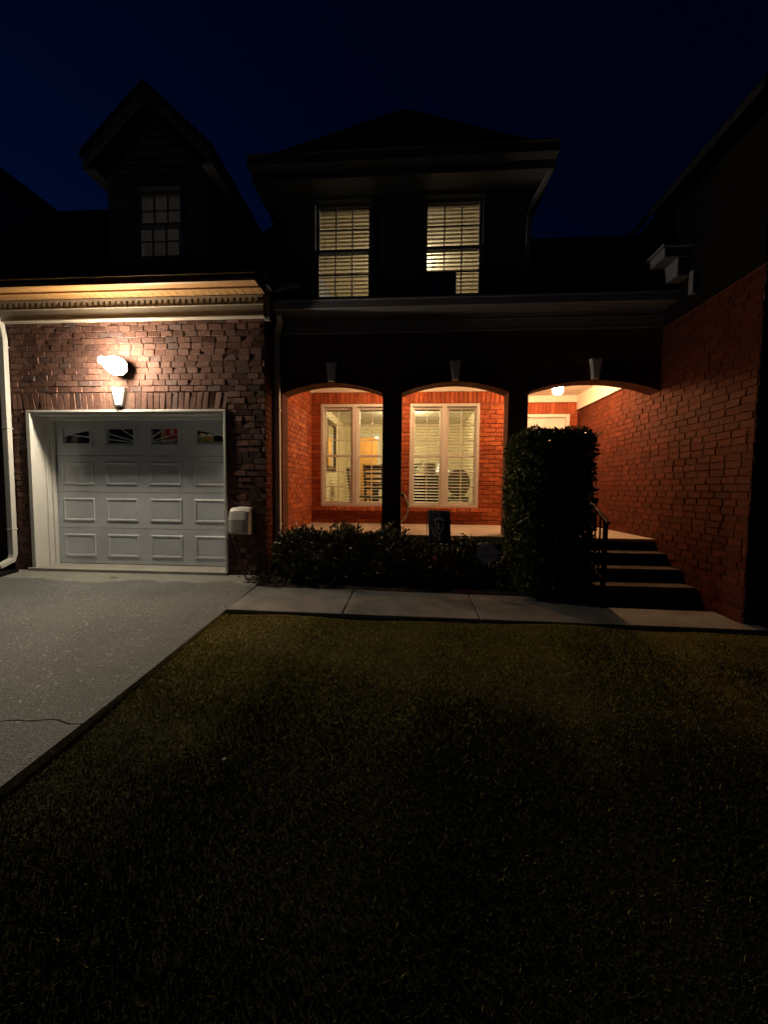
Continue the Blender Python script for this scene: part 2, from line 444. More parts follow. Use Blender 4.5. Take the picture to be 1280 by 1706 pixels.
# driveway with a chipped crack across its lower end
def crack_y(x):
    return 2.085 + .03 * sin(x * 3.1) + .018 * sin(x * 11.0 + 1) + .012 * sin(x * 23)
dm = MB()
dxs = [-9, -7.5, -6.5, -5.8] + [round(-5.3 + .05 * i, 3) for i in range(66)] + [-2.0, -1.93]
dxs = sorted(set(dxs))
g = .005
for i in range(len(dxs) - 1):
    xa, xb = dxs[i], dxs[i + 1]
    for part in (0, 1):
        if part == 0:
            rows = [[(-6, None), (-3, None), (0, None), (1.0, None), (1.6, None), ("c", -g)]]
        else:
            rows = [[("c", g), (2.3, None), (2.8, None), (3.3, None), (3.9, None), (4.6, None), (5.052, None)]]
        for row in rows:
            for (ya, oa), (yb, ob) in zip(row, row[1:]):
                def yy(y, o, x): return (crack_y(x) + o) if y == "c" else y
                q = [(xa, yy(ya, oa, xa)), (xb, yy(ya, oa, xb)), (xb, yy(yb, ob, xb)), (xa, yy(yb, ob, xa))]
                dm.add([(x, y, interp(DP, y)) for x, y in q], [(0, 1, 2, 3)])
            yend = row[-1] if part == 0 else row[0]
            ya, yb2 = crack_y(xa) + yend[1], crack_y(xb) + yend[1]
            dm.add([(xa, ya, interp(DP, ya)), (xb, yb2, interp(DP, yb2)), (xb, yb2, interp(DP, yb2) - .03), (xa, ya, interp(DP, ya) - .03)], [(0, 1, 2, 3)])
yl = [-6, -3, 0, 1.0, 1.6, 2.2, 2.8, 3.3, 3.9, 4.6, 5.052]
for ya, yb in zip(yl, yl[1:]):
    dm.add([(-1.93, ya, interp(DP, ya)), (-1.93, yb, interp(DP, yb)), (-1.93, yb, interp(DP, yb) - .2), (-1.93, ya, interp(DP, ya) - .2)], [(0, 1, 2, 3)])
drive = struct(dm.build("driveway", "aggregate"))

wm = MB()
def walk_z(x, y):
    zf = -.14 - .007 * (x + 1.93); zb = -.108 - .010 * (x + 1.93)
    return zf + (zb - zf) * (y - 3.8) / .8
jx = [-1.915, -.685, .705, 2.095, 3.42]
for a, b in zip(jx, jx[1:]):
    x0, x1 = a + .006, b - .006
    y1 = 4.62 if b < 2.2 else 4.31
    for xa, xb, ya, yb in ((x0, x1, 3.8, y1),):
        c = [(xa, ya), (xb, ya), (xb, yb), (xa, yb)]
        wm.add([(x, y, walk_z(x, y)) for x, y in c] + [(x, y, walk_z(x, y) - .1) for x, y in c],
               [(0, 1, 2, 3), (0, 4, 5, 1), (1, 5, 6, 2), (2, 6, 7, 3), (3, 7, 4, 0)])
walk = struct(wm.build("path", "walk", bevel=.008))

mm = sheet([-1.93 + .1 * i for i in range(42)], [4.45 + .1 * i for i in range(11)], lambda x, y: -.14 - .008 * x + .02 * sin(9 * x + 3 * y) * sin(7 * y + 2 * x) + (.04 if y > 4.62 else -.05))
struct(mm.build("garden_soil", "mulch", smooth=True))

# ------------------------------------------------------------------ town house
H = thing("townhouse", "red brick townhouse with lit arched porch, single garage and gabled dormer", "house", (0, 5.05, 0))
GX0, GX1 = -5.62, -1.95           # garage front
OX0, OX1, OZ = -5.33, -2.49, 2.16   # garage opening
YG = 5.05
mb = MB()
wall_holes(mb, GX0, GX1, YG, YG + .33, -.25, 3.62, [(OX0, OX1, -.25, OZ)])
mb.build("garage_wall", "mortar_grey", H)
KX = -3.97
gb = bricks((GX0, YG, -.08), (1, 0, 0), (0, -1, 0), GX1 - GX0, 3.45,
            holes=[(OX0 - GX0, OX1 - GX0, -.2, OZ + .08 + .005), (KX - .10 - GX0, KX + .10 - GX0, 2.24, 2.50)],
            soldiers=[(.0, OX1 + .02 - GX0, OZ + .088, OZ + .08 + .235)], L=.165, h=.076, mo=.009, bed=.004,
            prot=(.006, .013), jit=.0028, tilt=.0048, fan=lambda p: max(-.16, min(.16, (p.x - KX) * .11)), lvar=.12)
gb.build("garage_brickwork", "brick_tumbled", H)
# side return of the garage, up to the porch
sb = MB(); sb.box(-2.2, GX1 - .001, YG + .33, 5.40, -.25, 3.6); sb.build("garage_return_wall", "mortar_red", H)
bricks((GX1, YG, -.08), (0, 1, 0), (1, 0, 0), .38, 3.45, prot=(.005, .010)).build("garage_return_brickwork", "brick_wing", H)  # darkened brick copy paints this return dimmer under the porch light

# keystones
def keystone(x, y, zt, zb, wt, wb, d, mat="trim"):
    m_ = MB()
    f = [(x - wt / 2, zt), (x + wt / 2, zt), (x + wb / 2, zb), (x - wb / 2, zb)]
    i_ = [(x - wt / 2 + .018, zt - .018), (x + wt / 2 - .018, zt - .018), (x + wb / 2 - .014, zb + .016), (x - wb / 2 + .014, zb + .016)]
    m_.prism(f, lambda p, q, a: (p, a, q), y, y - d)
    n0 = len(m_.v)
    m_.add([(p, y - d, q) for p, q in f] + [(p, y - d - .012, q) for p, q in i_], [(4, 5, 6, 7), (0, 1, 5, 4), (1, 2, 6, 5), (2, 3, 7, 6), (3, 0, 4, 7)])
    return m_.build("keystone", mat, H)
keystone(KX + .005, YG + .01, 2.455, 2.205, .19, .095, .055)

# garage door frame, sill and door
jm = MB()
jm.box(OX0 - .005, OX0 + .05, YG - .03, YG + .02, -.07, OZ - .03)          # brick mould left
jm.box(OX1 - .02, OX1 + .01, YG - .03, YG + .02, -.07, OZ - .03)
jm.box(OX0 - .005, OX1 + .01, YG - .03, YG + .02, OZ - .03, OZ + .002)
jm.box(OX0 + .001, OX0 + .035, YG + .02, YG + .19, -.07, OZ - .03)
jm.box(OX0 + .001, OX0 + .055, YG + .19, YG + .31, -.07, OZ - .03)
jm.box(OX0 + .055, OX0 + .085, YG + .255, YG + .31, -.07, OZ - .08)
jm.box(OX1 - .05, OX1 - .001, YG + .02, YG + .33, -.07, OZ - .03)
jm.box(OX0 + .035, OX1 - .05, YG + .02, YG + .19, OZ - .055, OZ - .03)
jm.box(OX0 + .055, OX1 - .05, YG + .19, YG + .31, OZ - .085, OZ - .055)
jm.build("garage_door_frame", "trim", H, bevel=.004)
sm_ = MB(); sm_.box(OX0 - .06, OX1 + .01, YG - .05, YG + .5, -.14, -.035); sm_.build("garage_sill", "concrete_smooth", H, bevel=.006)

DX0, DX1, DZ0, DZ1, DY = -5.275, -2.50, -.03, 2.10, 5.37
gd = MB()
nrow = 4; rh = (DZ1 - DZ0) / nrow
cols = [DX0 + .10 + i * ((DX1 - DX0 - .06) / 4) for i in range(4)]
pw = .45
colx = []
for i in range(4):
    c = DX0 + .36 + i * .675
    colx.append((c - pw / 2, c + pw / 2))
WZ0, WZ1 = DZ0 + 3 * rh + .16, DZ0 + 3 * rh + .40      # window holes in the top section
for r in range(nrow):
    z0, z1 = DZ0 + r * rh, DZ0 + (r + 1) * rh
    if r < 3:
        gd.box(DX0, DX1, DY, DY + .045, z0 + .004, z1 - .002)
        for (a, b) in colx:
            pz0, pz1 = z0 + .125, z1 - .11
            # raised panel: groove ring and bevelled field
            e = .022
            fr = [(a - e, pz0 - e, 0), (b + e, pz0 - e, 0), (b + e, pz1 + e, 0), (a - e, pz1 + e, 0)]
            A = [(a - e, DY - .001, pz0 - e), (b + e, DY - .001, pz0 - e), (b + e, DY - .001, pz1 + e), (a - e, DY - .001, pz1 + e)]
            B = [(a - .008, DY - .012, pz0 - .008), (b + .008, DY - .012, pz0 - .008), (b + .008, DY - .012, pz1 + .008), (a - .008, DY - .012, pz1 + .008)]
            Cc = [(a, DY - .012, pz0), (b, DY - .012, pz0), (b, DY - .012, pz1), (a, DY - .012, pz1)]
            D_ = [(a + .022, DY - .002, pz0 + .022), (b - .022, DY - .002, pz0 + .022), (b - .022, DY - .002, pz1 - .022), (a + .022, DY - .002, pz1 - .022)]
            gd.add(A + B + Cc + D_, [(i + 4 * k, (i + 1) % 4 + 4 * k, (i + 1) % 4 + 4 * (k + 1), i + 4 * (k + 1)) for k in range(3) for i in range(4)])
            gd.box(a + .03, b - .03, DY - .004, DY + .001, pz0 + .03, pz1 - .03)
    else:
        wall_holes(gd, DX0, DX1, DY, DY + .045, z0 + .004, z1, [(a + .02, b - .02, WZ0, WZ1) for a, b in colx])
gdo = gd.build("garage_door", "door_paint", H)
DXC = (colx[1][1] + colx[2][0]) / 2
for (a, b) in colx:
    a, b = a + .02, b - .02
    w = MB()
    for q in ((a - .035, b + .035, WZ0 - .035, WZ0), (a - .035, b + .035, WZ1, WZ1 + .035), (a - .035, a, WZ0, WZ1), (b, b + .035, WZ0, WZ1)):
        w.box(q[0], q[1], DY - .013, DY + .002, q[2], q[3])
    # sunburst insert: everything above the big low ellipse is filled, thin rays cross the opening
    N_ = 14; zc = WZ0 + .022
    def arc(x):
        t = (x - DXC) / 1.31
        return zc + .235 * sqrt(max(0, 1 - t * t))
    for i in range(N_):
        xa, xb = a + (b - a) * i / N_, a + (b - a) * (i + 1) / N_
        za, zb = min(arc(xa), WZ1 - .012), min(arc(xb), WZ1 - .012)
        w.prism([(xa, za), (xb, zb), (xb, WZ1), (xa, WZ1)], lambda p, q, y: (p, y, q), DY + .004, DY + .018)
    w.box(a, b, DY + .004, DY + .018, WZ0, zc)
    for ang in (18, 38, 62, 90, 118, 142, 162):
        t = radians(ang)
        for s_ in range(40):
            r0, r1 = .06 + s_ * .035, .06 + (s_ + 1) * .035
            p0 = (DXC + r0 * cos(t) * 1.25, zc + r0 * sin(t) * .42); p1 = (DXC + r1 * cos(t) * 1.25, zc + r1 * sin(t) * .42)
            if a <= p0[0] <= b and a <= p1[0] <= b and max(p0[1], p1[1]) < WZ1 and p0[1] >= zc:
                dz = .0075
                w.prism([(p0[0], p0[1] - dz), (p1[0], p1[1] - dz), (p1[0], p1[1] + dz), (p0[0], p0[1] + dz)], lambda p, q, y: (p, y, q), DY + .005, DY + .017)
    w.build("door_window", "door_paint", gdo)
    pn = MB(); pn.box(a + .002, b - .002, DY + .028, DY + .031, WZ0 + .002, WZ1 - .002); pn.build("pane", "pane", gdo)
st_ = MB(); st_.box(DX0, DX1, DY + .005, DY + .04, -.034, DZ0 + .006); st_.build("door_seal", "black_metal", H)
sx = MB(); sx.box(DX1 - .062, DX1 - .012, DY - .010, DY - .0005, .0, .13); sx.build("door_lock_plate", "grey_plastic", gdo)

# garage cornice
def dentil_comb(x0, x1, y, z, pitch=.081, w=.048, h=.065, d=.028):
    m_ = MB(); zt = z + h + .03
    top = [(x1, zt), (x0, zt)]; low = []
    x = x0
    while x + w < x1:
        low += [(x, z + h), (x, z), (x + w, z), (x + w, z + h)]; x += pitch
    low.append((x1, z + h))
    m_.prism(top + low, lambda p, q, a: (p, a, q), y, y - d)
    return m_
fz = MB()
CX0, CX1 = -9.2, -1.93
fz.box(CX0, CX1, 5.000, YG - .001, 3.475, 3.61)                # dentil backing board
fz.box(CX0, CX1, 4.972, YG - .001, 3.345, 3.474)               # flat frieze board
fz.box(CX0, CX1 + .006, 4.958, YG - .001, 3.328, 3.345)        # lower lip
fz.box(CX0, CX1 + .003, 4.964, 4.9995, 3.474, 3.488)           # ledge under the dentils
fz.build("frieze_board", "cornice_paint", H, bevel=.003)
de = dentil_comb(CX0 + .02, CX1 - .01, 4.9995, 3.505)
de.build("dentil_moulding", "cornice_paint", H)
so = MB()
x = CX0
while x < CX1:                                                 # slatted soffit boards with open joints
    so.box(x + .004, min(x + .106, CX1 + .02), 4.835, YG - .002, 3.6105, 3.622); x += .11
so.box(CX0, CX1 + .02, 4.835, YG - .002, 3.6225, 3.63)
so.build("soffit", "lamp_tinted_vinyl", H)
fa = MB(); fa.box(CX0, CX1 + .03, 4.812, 4.834, 3.60, 3.66); fa.build("fascia", "lamp_tinted_vinyl", H, bevel=.004)
def gutter(x0, x1, yb, yf, zb, zt, name="gutter", mat="trim"):
    pr = [(yb, zb), (yf + .03, zb), (yf + .012, zb + .012), (yf + .012, zt - .022), (yf, zt - .016), (yf, zt), (yf + .008, zt), (yf + .016, zt - .012), (yf + .016, zb + .018), (yf + .033, zb + .006), (yb - .006, zb + .006), (yb - .006, zt), (yb, zt)]
    m_ = MB(); m_.prism(pr, lambda p, q, a: (a, p, q), x0, x1)
    for xx in (x0, x1 - .003):
        m_.prism([(yb, zb), (yf + .03, zb), (yf + .012, zb + .012), (yf + .012, zt - .022), (yf, zt - .016), (yf, zt), (yb, zt)], lambda p, q, a: (a, p, q), xx + .0003, xx + .0027)
    return m_.build(name, mat, H)
gutter(CX0, CX1 + .005, 4.811, 4.69, 3.625, 3.738, mat="lamp_tinted_vinyl")

# downspout at the left brick corner, with its elbows and shoe
dsm = MB()
dsm.rect_tube([(-5.66, 4.76, 3.60), (-5.66, 4.79, 3.50), (-5.63, 4.94, 3.39), (-5.60, 4.975, 3.30), (-5.58, 4.985, 3.1), (-5.58, 4.985, .16), (-5.58, 4.96, .08), (-5.60, 4.80, .015)], .085, .065)
for zz in (.5, 1.9, 3.0):
    dsm.box(-5.628, -5.532, 4.949, 5.03, zz, zz + .02)
dsm.build("downspout", "trim", H, bevel=.008)
ds2 = MB()
ds2.rect_tube([(-1.80, 5.19, 3.44), (-1.80, 5.24, 3.36), (-1.872, 5.33, 3.27), (-1.885, 5.345, 3.15), (-1.885, 5.345, .02), (-1.885, 5.32, -.05), (-1.885, 5.20, -.09)], .075, .06)
for zz in (.6, 2.2):
    ds2.box(-1.928, -1.842, 5.312, 5.40, zz, zz + .02)
ds2.build("downspout", "trim", H, bevel=.006)
# leader from the upper gutter into the garage corner
ld = MB()
ld.rect_tube([(-1.50, 5.12, 3.80), (-1.62, 5.10, 3.765), (-1.84, 5.06, 3.70), (-1.905, 5.05, 3.64), (-1.905, 5.06, 3.30)], .07, .06)
ld.build("gutter_leader", "siding", H, bevel=.006)
# splash block
spb = MB(); spb.prism([(-5.75, 4.45), (-5.42, 4.45), (-5.46, 4.95), (-5.70, 4.95)], lambda p, q, a: (p, q, a), -.105, -.045)
tag(spb.build("splash_block", "black_metal", bevel=.01), "black splash block under the white downspout left of the garage", "splash block")

# recess at the far left beyond the corner
lw = MB(); lw.box(-9.2, GX0 - .001, 5.5, 5.7, -.25, 3.62); lw.build("recessed_wall", "brick_arch", H)
cap = MB(); cap.box(GX0 - .0, GX0 + .2, 5.39, 5.7, -.25, 3.6); cap.build("corner_wall", "mortar_grey", H)

# ---- porch arch wall
YP, YQ = 5.40, 5.65
PX0, PX1 = -1.95, 3.27
arches = [(-1.838, -.409), (-.143, 1.304), (1.566, 3.268)]
FZ = .485
SPR, RISE = 2.445, .145
def arch_poly(a, b, n=18):
    c, hw = (a + b) / 2, (b - a) / 2
    Rr = (hw * hw + RISE * RISE) / (2 * RISE)
    zc = SPR + RISE - Rr
    t0 = math.asin(hw / Rr)
    return [(c + Rr * sin(-t0 + 2 * t0 * i / n), zc + Rr * cos(-t0 + 2 * t0 * i / n)) for i in range(n + 1)]
am = MB()
segs = [PX0] + [v for ab in arches for v in ab] + [PX1]
TOPZ = 3.50
for ab in arches:
    pl = arch_poly(*ab)
    for p, q in zip(pl, pl[1:]):
        am.prism([p, q, (q[0], TOPZ), (p[0], TOPZ)], lambda x, z, y: (x, y, z), YP, YQ)
for a, b in ((PX0, arches[0][0]), (arches[0][1], arches[1][0]), (arches[1][1], arches[2][0])):
    am.box(a, b, YP, YQ, FZ, TOPZ)
am.build("arch_wall", "brick_arch", H)
# soldier ring just proud of the wall face
for ab in arches:
    pl = arch_poly(*ab, n=int((ab[1] - ab[0]) / .079))
    c = (ab[0] + ab[1]) / 2
    for side in (-1, 1):
        ring = MB()
        for p, q in zip(pl, pl[1:]):
            mx_, mz_ = (p[0] + q[0]) / 2, (p[1] + q[1]) / 2
            tx, tz = q[0] - p[0], q[1] - p[1]; ln = sqrt(tx * tx + tz * tz); tx, tz = tx / ln, tz / ln
            nx, nz = -tz, tx
            if (mx_ - c) * side < .06: continue
            ring.obox((mx_ + nx * .10, YP - .002, mz_ + nz * .10), (tx * .033, 0, tz * .033), (0, .006, 0), (nx * .097, 0, nz * .097))
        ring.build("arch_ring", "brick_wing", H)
for ab in arches:
    keystone((ab[0] + ab[1]) / 2, YP - .001, 2.86, 2.60, .155, .085, .05, "trim")
fm = MB(); fm.box(PX0, 2.05, YP + .03, YQ, -.3, FZ - .12); fm.build("porch_foundation", "brick_arch", H)

# porch slab and steps
SX0 = 2.06
pf = MB(); pf.box(-1.848, 3.268, 5.36, 8.1, FZ - .12, FZ) if False else (pf.box(-1.848, SX0 - .001, 5.36, 8.1, FZ - .12, FZ), pf.box(SX0, 3.268, 5.392, 8.1, FZ - .12, FZ), pf.box(SX0, 3.268, 5.345, 5.3915, FZ - .045, FZ)); pf.build("porch_floor", "porch_concrete", H, bevel=.012)
SX0 = 2.06
stp = MB()
tops = [(5.36, 5.09, .33), (5.36, 4.82, .18), (5.36, 4.55, .03)]
zb = -.32
for k, (yb_, yf, zt) in enumerate(tops):
    stp.box(SX0, 3.262, yf, (5.355 if k == 0 else tops[k - 1][1] + .018), zt - .055, zt)   # tread slab with nosing
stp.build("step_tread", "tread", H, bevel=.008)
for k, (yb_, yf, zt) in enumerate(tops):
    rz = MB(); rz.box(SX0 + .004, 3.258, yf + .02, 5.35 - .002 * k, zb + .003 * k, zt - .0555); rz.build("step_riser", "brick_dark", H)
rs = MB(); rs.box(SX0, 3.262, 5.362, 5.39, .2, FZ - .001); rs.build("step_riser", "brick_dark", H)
# entablature over the arches
en = MB()
en.box(PX0 + .09, PX1 - .002, 5.352, YP - .001, 3.262, 3.50)
en.box(PX0 + .09, PX1 - .002, 5.338, YP - .001, 3.248, 3.262)
en.box(PX0 + .09, PX1 - .002, 5.336, YP - .001, 3.385, 3.399)
en.build("entablature", "siding", H, bevel=.003)
sf2 = MB(); sf2.box(PX0 + .09, PX1 - .002, 5.20, 5.3515, 3.47, 3.49); sf2.build("soffit", "siding", H)
gutter(PX0 + .095, PX1 - .03, 5.20, 5.075, 3.455, 3.575, mat="siding")

# porch rear walls
YW, YD, CZ = 7.05, 7.95, 2.99
JX = 1.80
WN = [(-1.668, -.415), (-.035, 1.206)]; WZ = (.79, 2.655)
mb = MB()
wall_holes(mb, -2.1, JX, YW, YW + .18, -.2, 3.3, [(a, b, *WZ) for a, b in WN])
mb.box(JX - .18, JX, YW + .18, YD + .2, -.2, 3.3)
wall_holes(mb, JX, 3.27, YD, YD + .2, -.2, 3.3, [(2.02, 3.11, FZ, 2.63)])
mb.box(-2.1, -1.85, YQ, YW - .001, -.2, 3.3)
mb.build("porch_wall", "mortar_red", H)
sol = 2.86 - .0
b1 = bricks((-1.85, YW, FZ + .004), (1, 0, 0), (0, -1, 0), JX + 1.85, 2.9 - FZ,
            holes=[(a + 1.85, b + 1.85, WZ[0] - FZ - .09, WZ[1] - FZ) for a, b in WN], soldiers=[(0, JX + 1.85, WZ[1] - FZ + .004, 2.87 - FZ)])
b1.build("window_wall_brickwork", "brick_red", H)
b2 = bricks((-1.85, YQ, FZ + .004), (0, 1, 0), (1, 0, 0), YW - YQ - .012, 2.9 - FZ); b2.build("porch_side_brickwork", "brick_red", H)
b3 = bricks((JX, YD, FZ + .004), (1, 0, 0), (0, -1, 0), 3.27 - JX, 2.9 - FZ, holes=[(2.02 - JX, 3.11 - JX, -.1, 2.63 - FZ)], soldiers=[(0, 3.25 - JX, 2.632 - FZ, 2.85 - FZ)])
b3.build("door_wall_brickwork", "brick_red", H)
b4 = bricks((JX, YW, FZ + .004), (0, 1, 0), (1, 0, 0), YD - YW, 2.9 - FZ); b4.build("jog_wall_brickwork", "brick_red", H)
# brick sills under the windows
for a, b in WN:
    bs = MB(); u = a - .06
    while u < b + .05:
        bs.obox((u + .034, YW - .035, WZ[0] - .045), (.033, 0, 0), (0, .055, -.016), (0, .012, .034)); u += .077
    bs.build("window_sill", "brick_red", H)
# porch ceiling boards and cornice boards
pc = MB(); x = -1.85
while x < 3.27:
    pc.box(x + .003, min(x + .117, 3.268), YQ - .0, 8.1, CZ, CZ + .015); x += .12
pc.box(-1.9, 3.3, YQ, 8.1, CZ + .016, CZ + .03)
pc.build("porch_ceiling", "vinyl", H)
ct = MB()
ct.box(-1.846, JX + .04, YW - .045, YW - .014, 2.86, CZ - .001)
ct.box(-1.838, -1.812, YQ + .002, YW - .046, 2.84, CZ - .001)
ct.box(JX + .0401, 3.245, YD - .045, YD - .014, 2.86, CZ - .001)
ct.box(JX + .012, JX + .04, YW - .045, YD - .046, 2.86, CZ - .002)
ct.box(-1.80, 3.245, YQ + .002, YQ + .03, 2.75, CZ - .001)
ct.box(3.225, 3.252, YQ + .031, YD - .046, 2.70, CZ - .001)
ct.box(3.215, 3.2245, YQ + .031, YD - .046, 2.70, 2.72)
ct.build("porch_cornice", "vinyl", H, bevel=.003)

# front door
fd = MB()
for q in ((2.02, 2.08, FZ, 2.63), (3.05, 3.11, FZ, 2.63), (2.08, 3.05, 2.565, 2.63)):
    fd.box(q[0], q[1], YD - .03, YD + .12, q[2], q[3])
fdo = fd.build("front_door_frame", "trim", H, bevel=.004)
dd = MB(); dd.box(2.085, 3.045, YD + .03, YD + .07, FZ + .01, 2.558)
for (za, zb_) in ((.65, 1.2), (1.35, 1.95), (2.05, 2.45)):
    for xa in (2.2, 2.62):
        dd.box(xa, xa + .32, YD + .022, YD + .031, za, zb_)
ddo = dd.build("front_door", "trim", H, bevel=.004)
kb = MB(); kb.lathe([(.012, 0), (.012, .03), (.03, .045), (.032, .06), (.02, .075)], 14, Matrix.Translation((2.16, YD + .03, 1.45)) @ Matrix.Rotation(radians(90), 4, "X")); kb.build("handle", "bronze", ddo, smooth=True)

# ---- windows
def sash(parent, x0, x1, z0, z1, y, ncol, nrow, fw=.038, mt="trim", gw=.016):
    m_ = MB()
    m_.box(x0, x1, y, y + .04, z0, z0 + fw); m_.box(x0, x1, y, y + .04, z1 - fw, z1)
    m_.box(x0, x0 + fw, y + .0005, y + .0395, z0 + fw, z1 - fw); m_.box(x1 - fw, x1, y + .0005, y + .0395, z0 + fw, z1 - fw)
    for i in range(1, ncol):
        xx = x0 + fw + (x1 - x0 - 2 * fw) * i / ncol
        m_.box(xx - gw / 2, xx + gw / 2, y + .010, y + .030, z0 + fw, z1 - fw)
    for j in range(1, nrow):
        zz = z0 + fw + (z1 - z0 - 2 * fw) * j / nrow
        m_.box(x0 + fw, x1 - fw, y + .011, y + .029, zz - gw / 2, zz + gw / 2)
    m_.build("sash", mt, parent, bevel=.002)
    p_ = MB(); p_.box(x0 + fw * .6, x1 - fw * .6, y + .018, y + .022, z0 + fw * .6, z1 - fw * .6); p_.build("pane", "pane", parent)
def window(x0, x1, z0, z1, y, twin, ncol, nrow, mt="trim", fr=.05, mul=.09):
    m_ = MB()
    m_.box(x0, x1, y - .02, y + .12, z0, z0 + fr); m_.box(x0, x1, y - .02, y + .12, z1 - fr, z1)
    m_.box(x0, x0 + fr, y - .019, y + .119, z0 + fr, z1 - fr); m_.box(x1 - fr, x1, y - .019, y + .119, z0 + fr, z1 - fr)
    xm = (x0 + x1) / 2
    if twin:
        m_.box(xm - mul / 2, xm + mul / 2, y - .018, y + .118, z0 + fr, z1 - fr)
        cells = [(x0 + fr, xm - mul / 2), (xm + mul / 2, x1 - fr)]
    else:
        cells = [(x0 + fr, x1 - fr)]
    w_ = m_.build("window", mt, H, bevel=.003)
    zm = (z0 + z1) / 2
    for a, b in cells:
        sash(w_, a + .001, b - .001, zm - .02, z1 - fr - .001, y + .055, ncol, nrow, mt=mt)
        sash(w_, a + .001, b - .001, z0 + fr + .001, zm + .02, y + .012, ncol, nrow, mt=mt)
    return cells
cells = []
for a, b in WN:
    cells += window(a, b, WZ[0], WZ[1], YW, True, 2, 3)

# ---- upper storey block
UY = 5.35; UX0, UX1 = -1.805, 1.45
UW = [(-1.375, -.53), (.088, .938)]; UZ = (3.64, 5.0)
mb = MB()
wall_holes(mb, UX0, UX1, UY, UY + .15, 3.51, 5.02, [(a, b, *UZ) for a, b in UW])
mb.box(UX0, UX0 + .12, UY + .15, 8.5, 3.6, 5.02); mb.box(UX1 - .12, UX1, UY + .15, 8.5, 3.6, 5.02)
mb.box(UX0, UX1, 8.5, 8.6, 3.6, 5.02)
mb.build("upper_wall", "siding", H)
lp = MB(); z = 3.53                                            # lap boards
while z < 4.98:
    blk = sorted([(a - .05, b + .05) for a, b in UW if z + .05 > UZ[0] - .06 and z < UZ[1] + .05]); x = UX0
    for a, b in blk + [(UX1, UX1)]:
        if a - x > .02:
            lp.add([(x, UY - .016, z), (a, UY - .016, z), (a, UY - .003, z + .108), (x, UY - .003, z + .108), (x, UY - .001, z), (a, UY - .001, z)], [(0, 1, 2, 3), (0, 4, 5, 1)])
        x = b
    z += .11
lp.build("siding_boards", "siding", H)
cells_u = []
for a, b in UW:
    window(a, b, UZ[0], UZ[1], UY - .03, False, 3, 2, mt="siding", fr=.045)
ue = MB()
ue.box(-2.05, 1.66, 5.02, 5.3499, 5.00, 5.02); ue.box(-2.05, UX0 - .001, 5.35, 8.8, 5.0, 5.02); ue.box(UX1 + .001, 1.66, 5.35, 8.8, 5.0, 5.02)
ue.box(-2.05, 1.66, 5.0, 5.0195, 5.0, 5.16); ue.box(-2.07, -2.0505, 5.0, 8.8, 5.0, 5.16); ue.box(1.6605, 1.68, 5.0, 8.8, 5.0, 5.16)
ue.build("upper_eave", "dark_trim", H)
gutter(-2.09, 1.69, 4.9995, 4.88, 5.10, 5.24, mat="dark_trim")
hr = MB()
e0 = 5.19; ap = 7.53; hx = (-2.09 + 1.70) / 2
hr.add([(-2.11, 4.93, e0), (1.71, 4.93, e0), (1.71, 8.85, e0), (-2.11, 8.85, e0), (hx - .06, 6.90, ap), (hx + .06, 6.90, ap), (-2.11, 4.93, e0 - .03), (1.71, 4.93, e0 - .03), (1.71, 8.85, e0 - .03), (-2.11, 8.85, e0 - .03)],
       [(0, 1, 5, 4), (1, 2, 5), (2, 3, 4, 5), (3, 0, 4), (0, 6, 7, 1), (1, 7, 8, 2), (2, 8, 9, 3), (3, 9, 6, 0), (6, 9, 8, 7)])
hr.build("hip_roof", "roof", H)
ud = MB(); ud.rect_tube([(1.66, 5.02, 5.12), (1.65, 5.06, 5.0), (1.52, 5.22, 4.80), (1.47, 5.28, 4.70), (1.47, 5.29, 3.75)], .06, .05); ud.build("downspout", "siding", H, bevel=.005)

# ---- roofs
DRX0, DRX1 = -3.985, -2.63
rf = MB()
def slab_roof(x0, x1, y0, z0, y1, z1, t=.04, back=3.0, solid=False):
    if solid:   # closed attic wedge below the slope
        zb_ = z1 - 1.4 * (z1 - z0) / (y1 - y0)
        rf.prism([(y0, z0), (y1, z1), (y1 + 1.4, zb_), (y1 + 1.4, 3.64), (y0 + .12, 3.64), (y0 + .12, z0 - .02), (y0, z0 - .03)], lambda p, q, a: (a, p, q), x0, x1)
        return
    rf.prism([(y0, z0), (y1, z1), (y1 + back, z1 - back * (z1 - z0) / (y1 - y0)), (y1 + back, z1 - back * (z1 - z0) / (y1 - y0) - t), (y1, z1 - t), (y0, z0 - t)], lambda p, q, a: (a, p, q), x0, x1)
slab_roof(-6.92, DRX0 + .002, 4.70, 3.71, 7.3, 6.42, solid=True)
slab_roof(DRX1 - .002, -2.5, 4.70, 3.708, 7.3, 6.0, solid=True)
slab_roof(-2.499, UX0 - .002, 4.70, 3.71, 7.3, 5.72, solid=True)
slab_roof(UX0 - .001, 1.46, 5.10, 3.57, 5.345, 3.68, back=.0001)
slab_roof(1.461, 3.262, 5.10, 3.57, 7.3, 5.60)
slab_roof(3.2625, 4.3, 6.2, 4.585, 7.3, 5.60)
rf.build("shingle_roof", "roof", H)

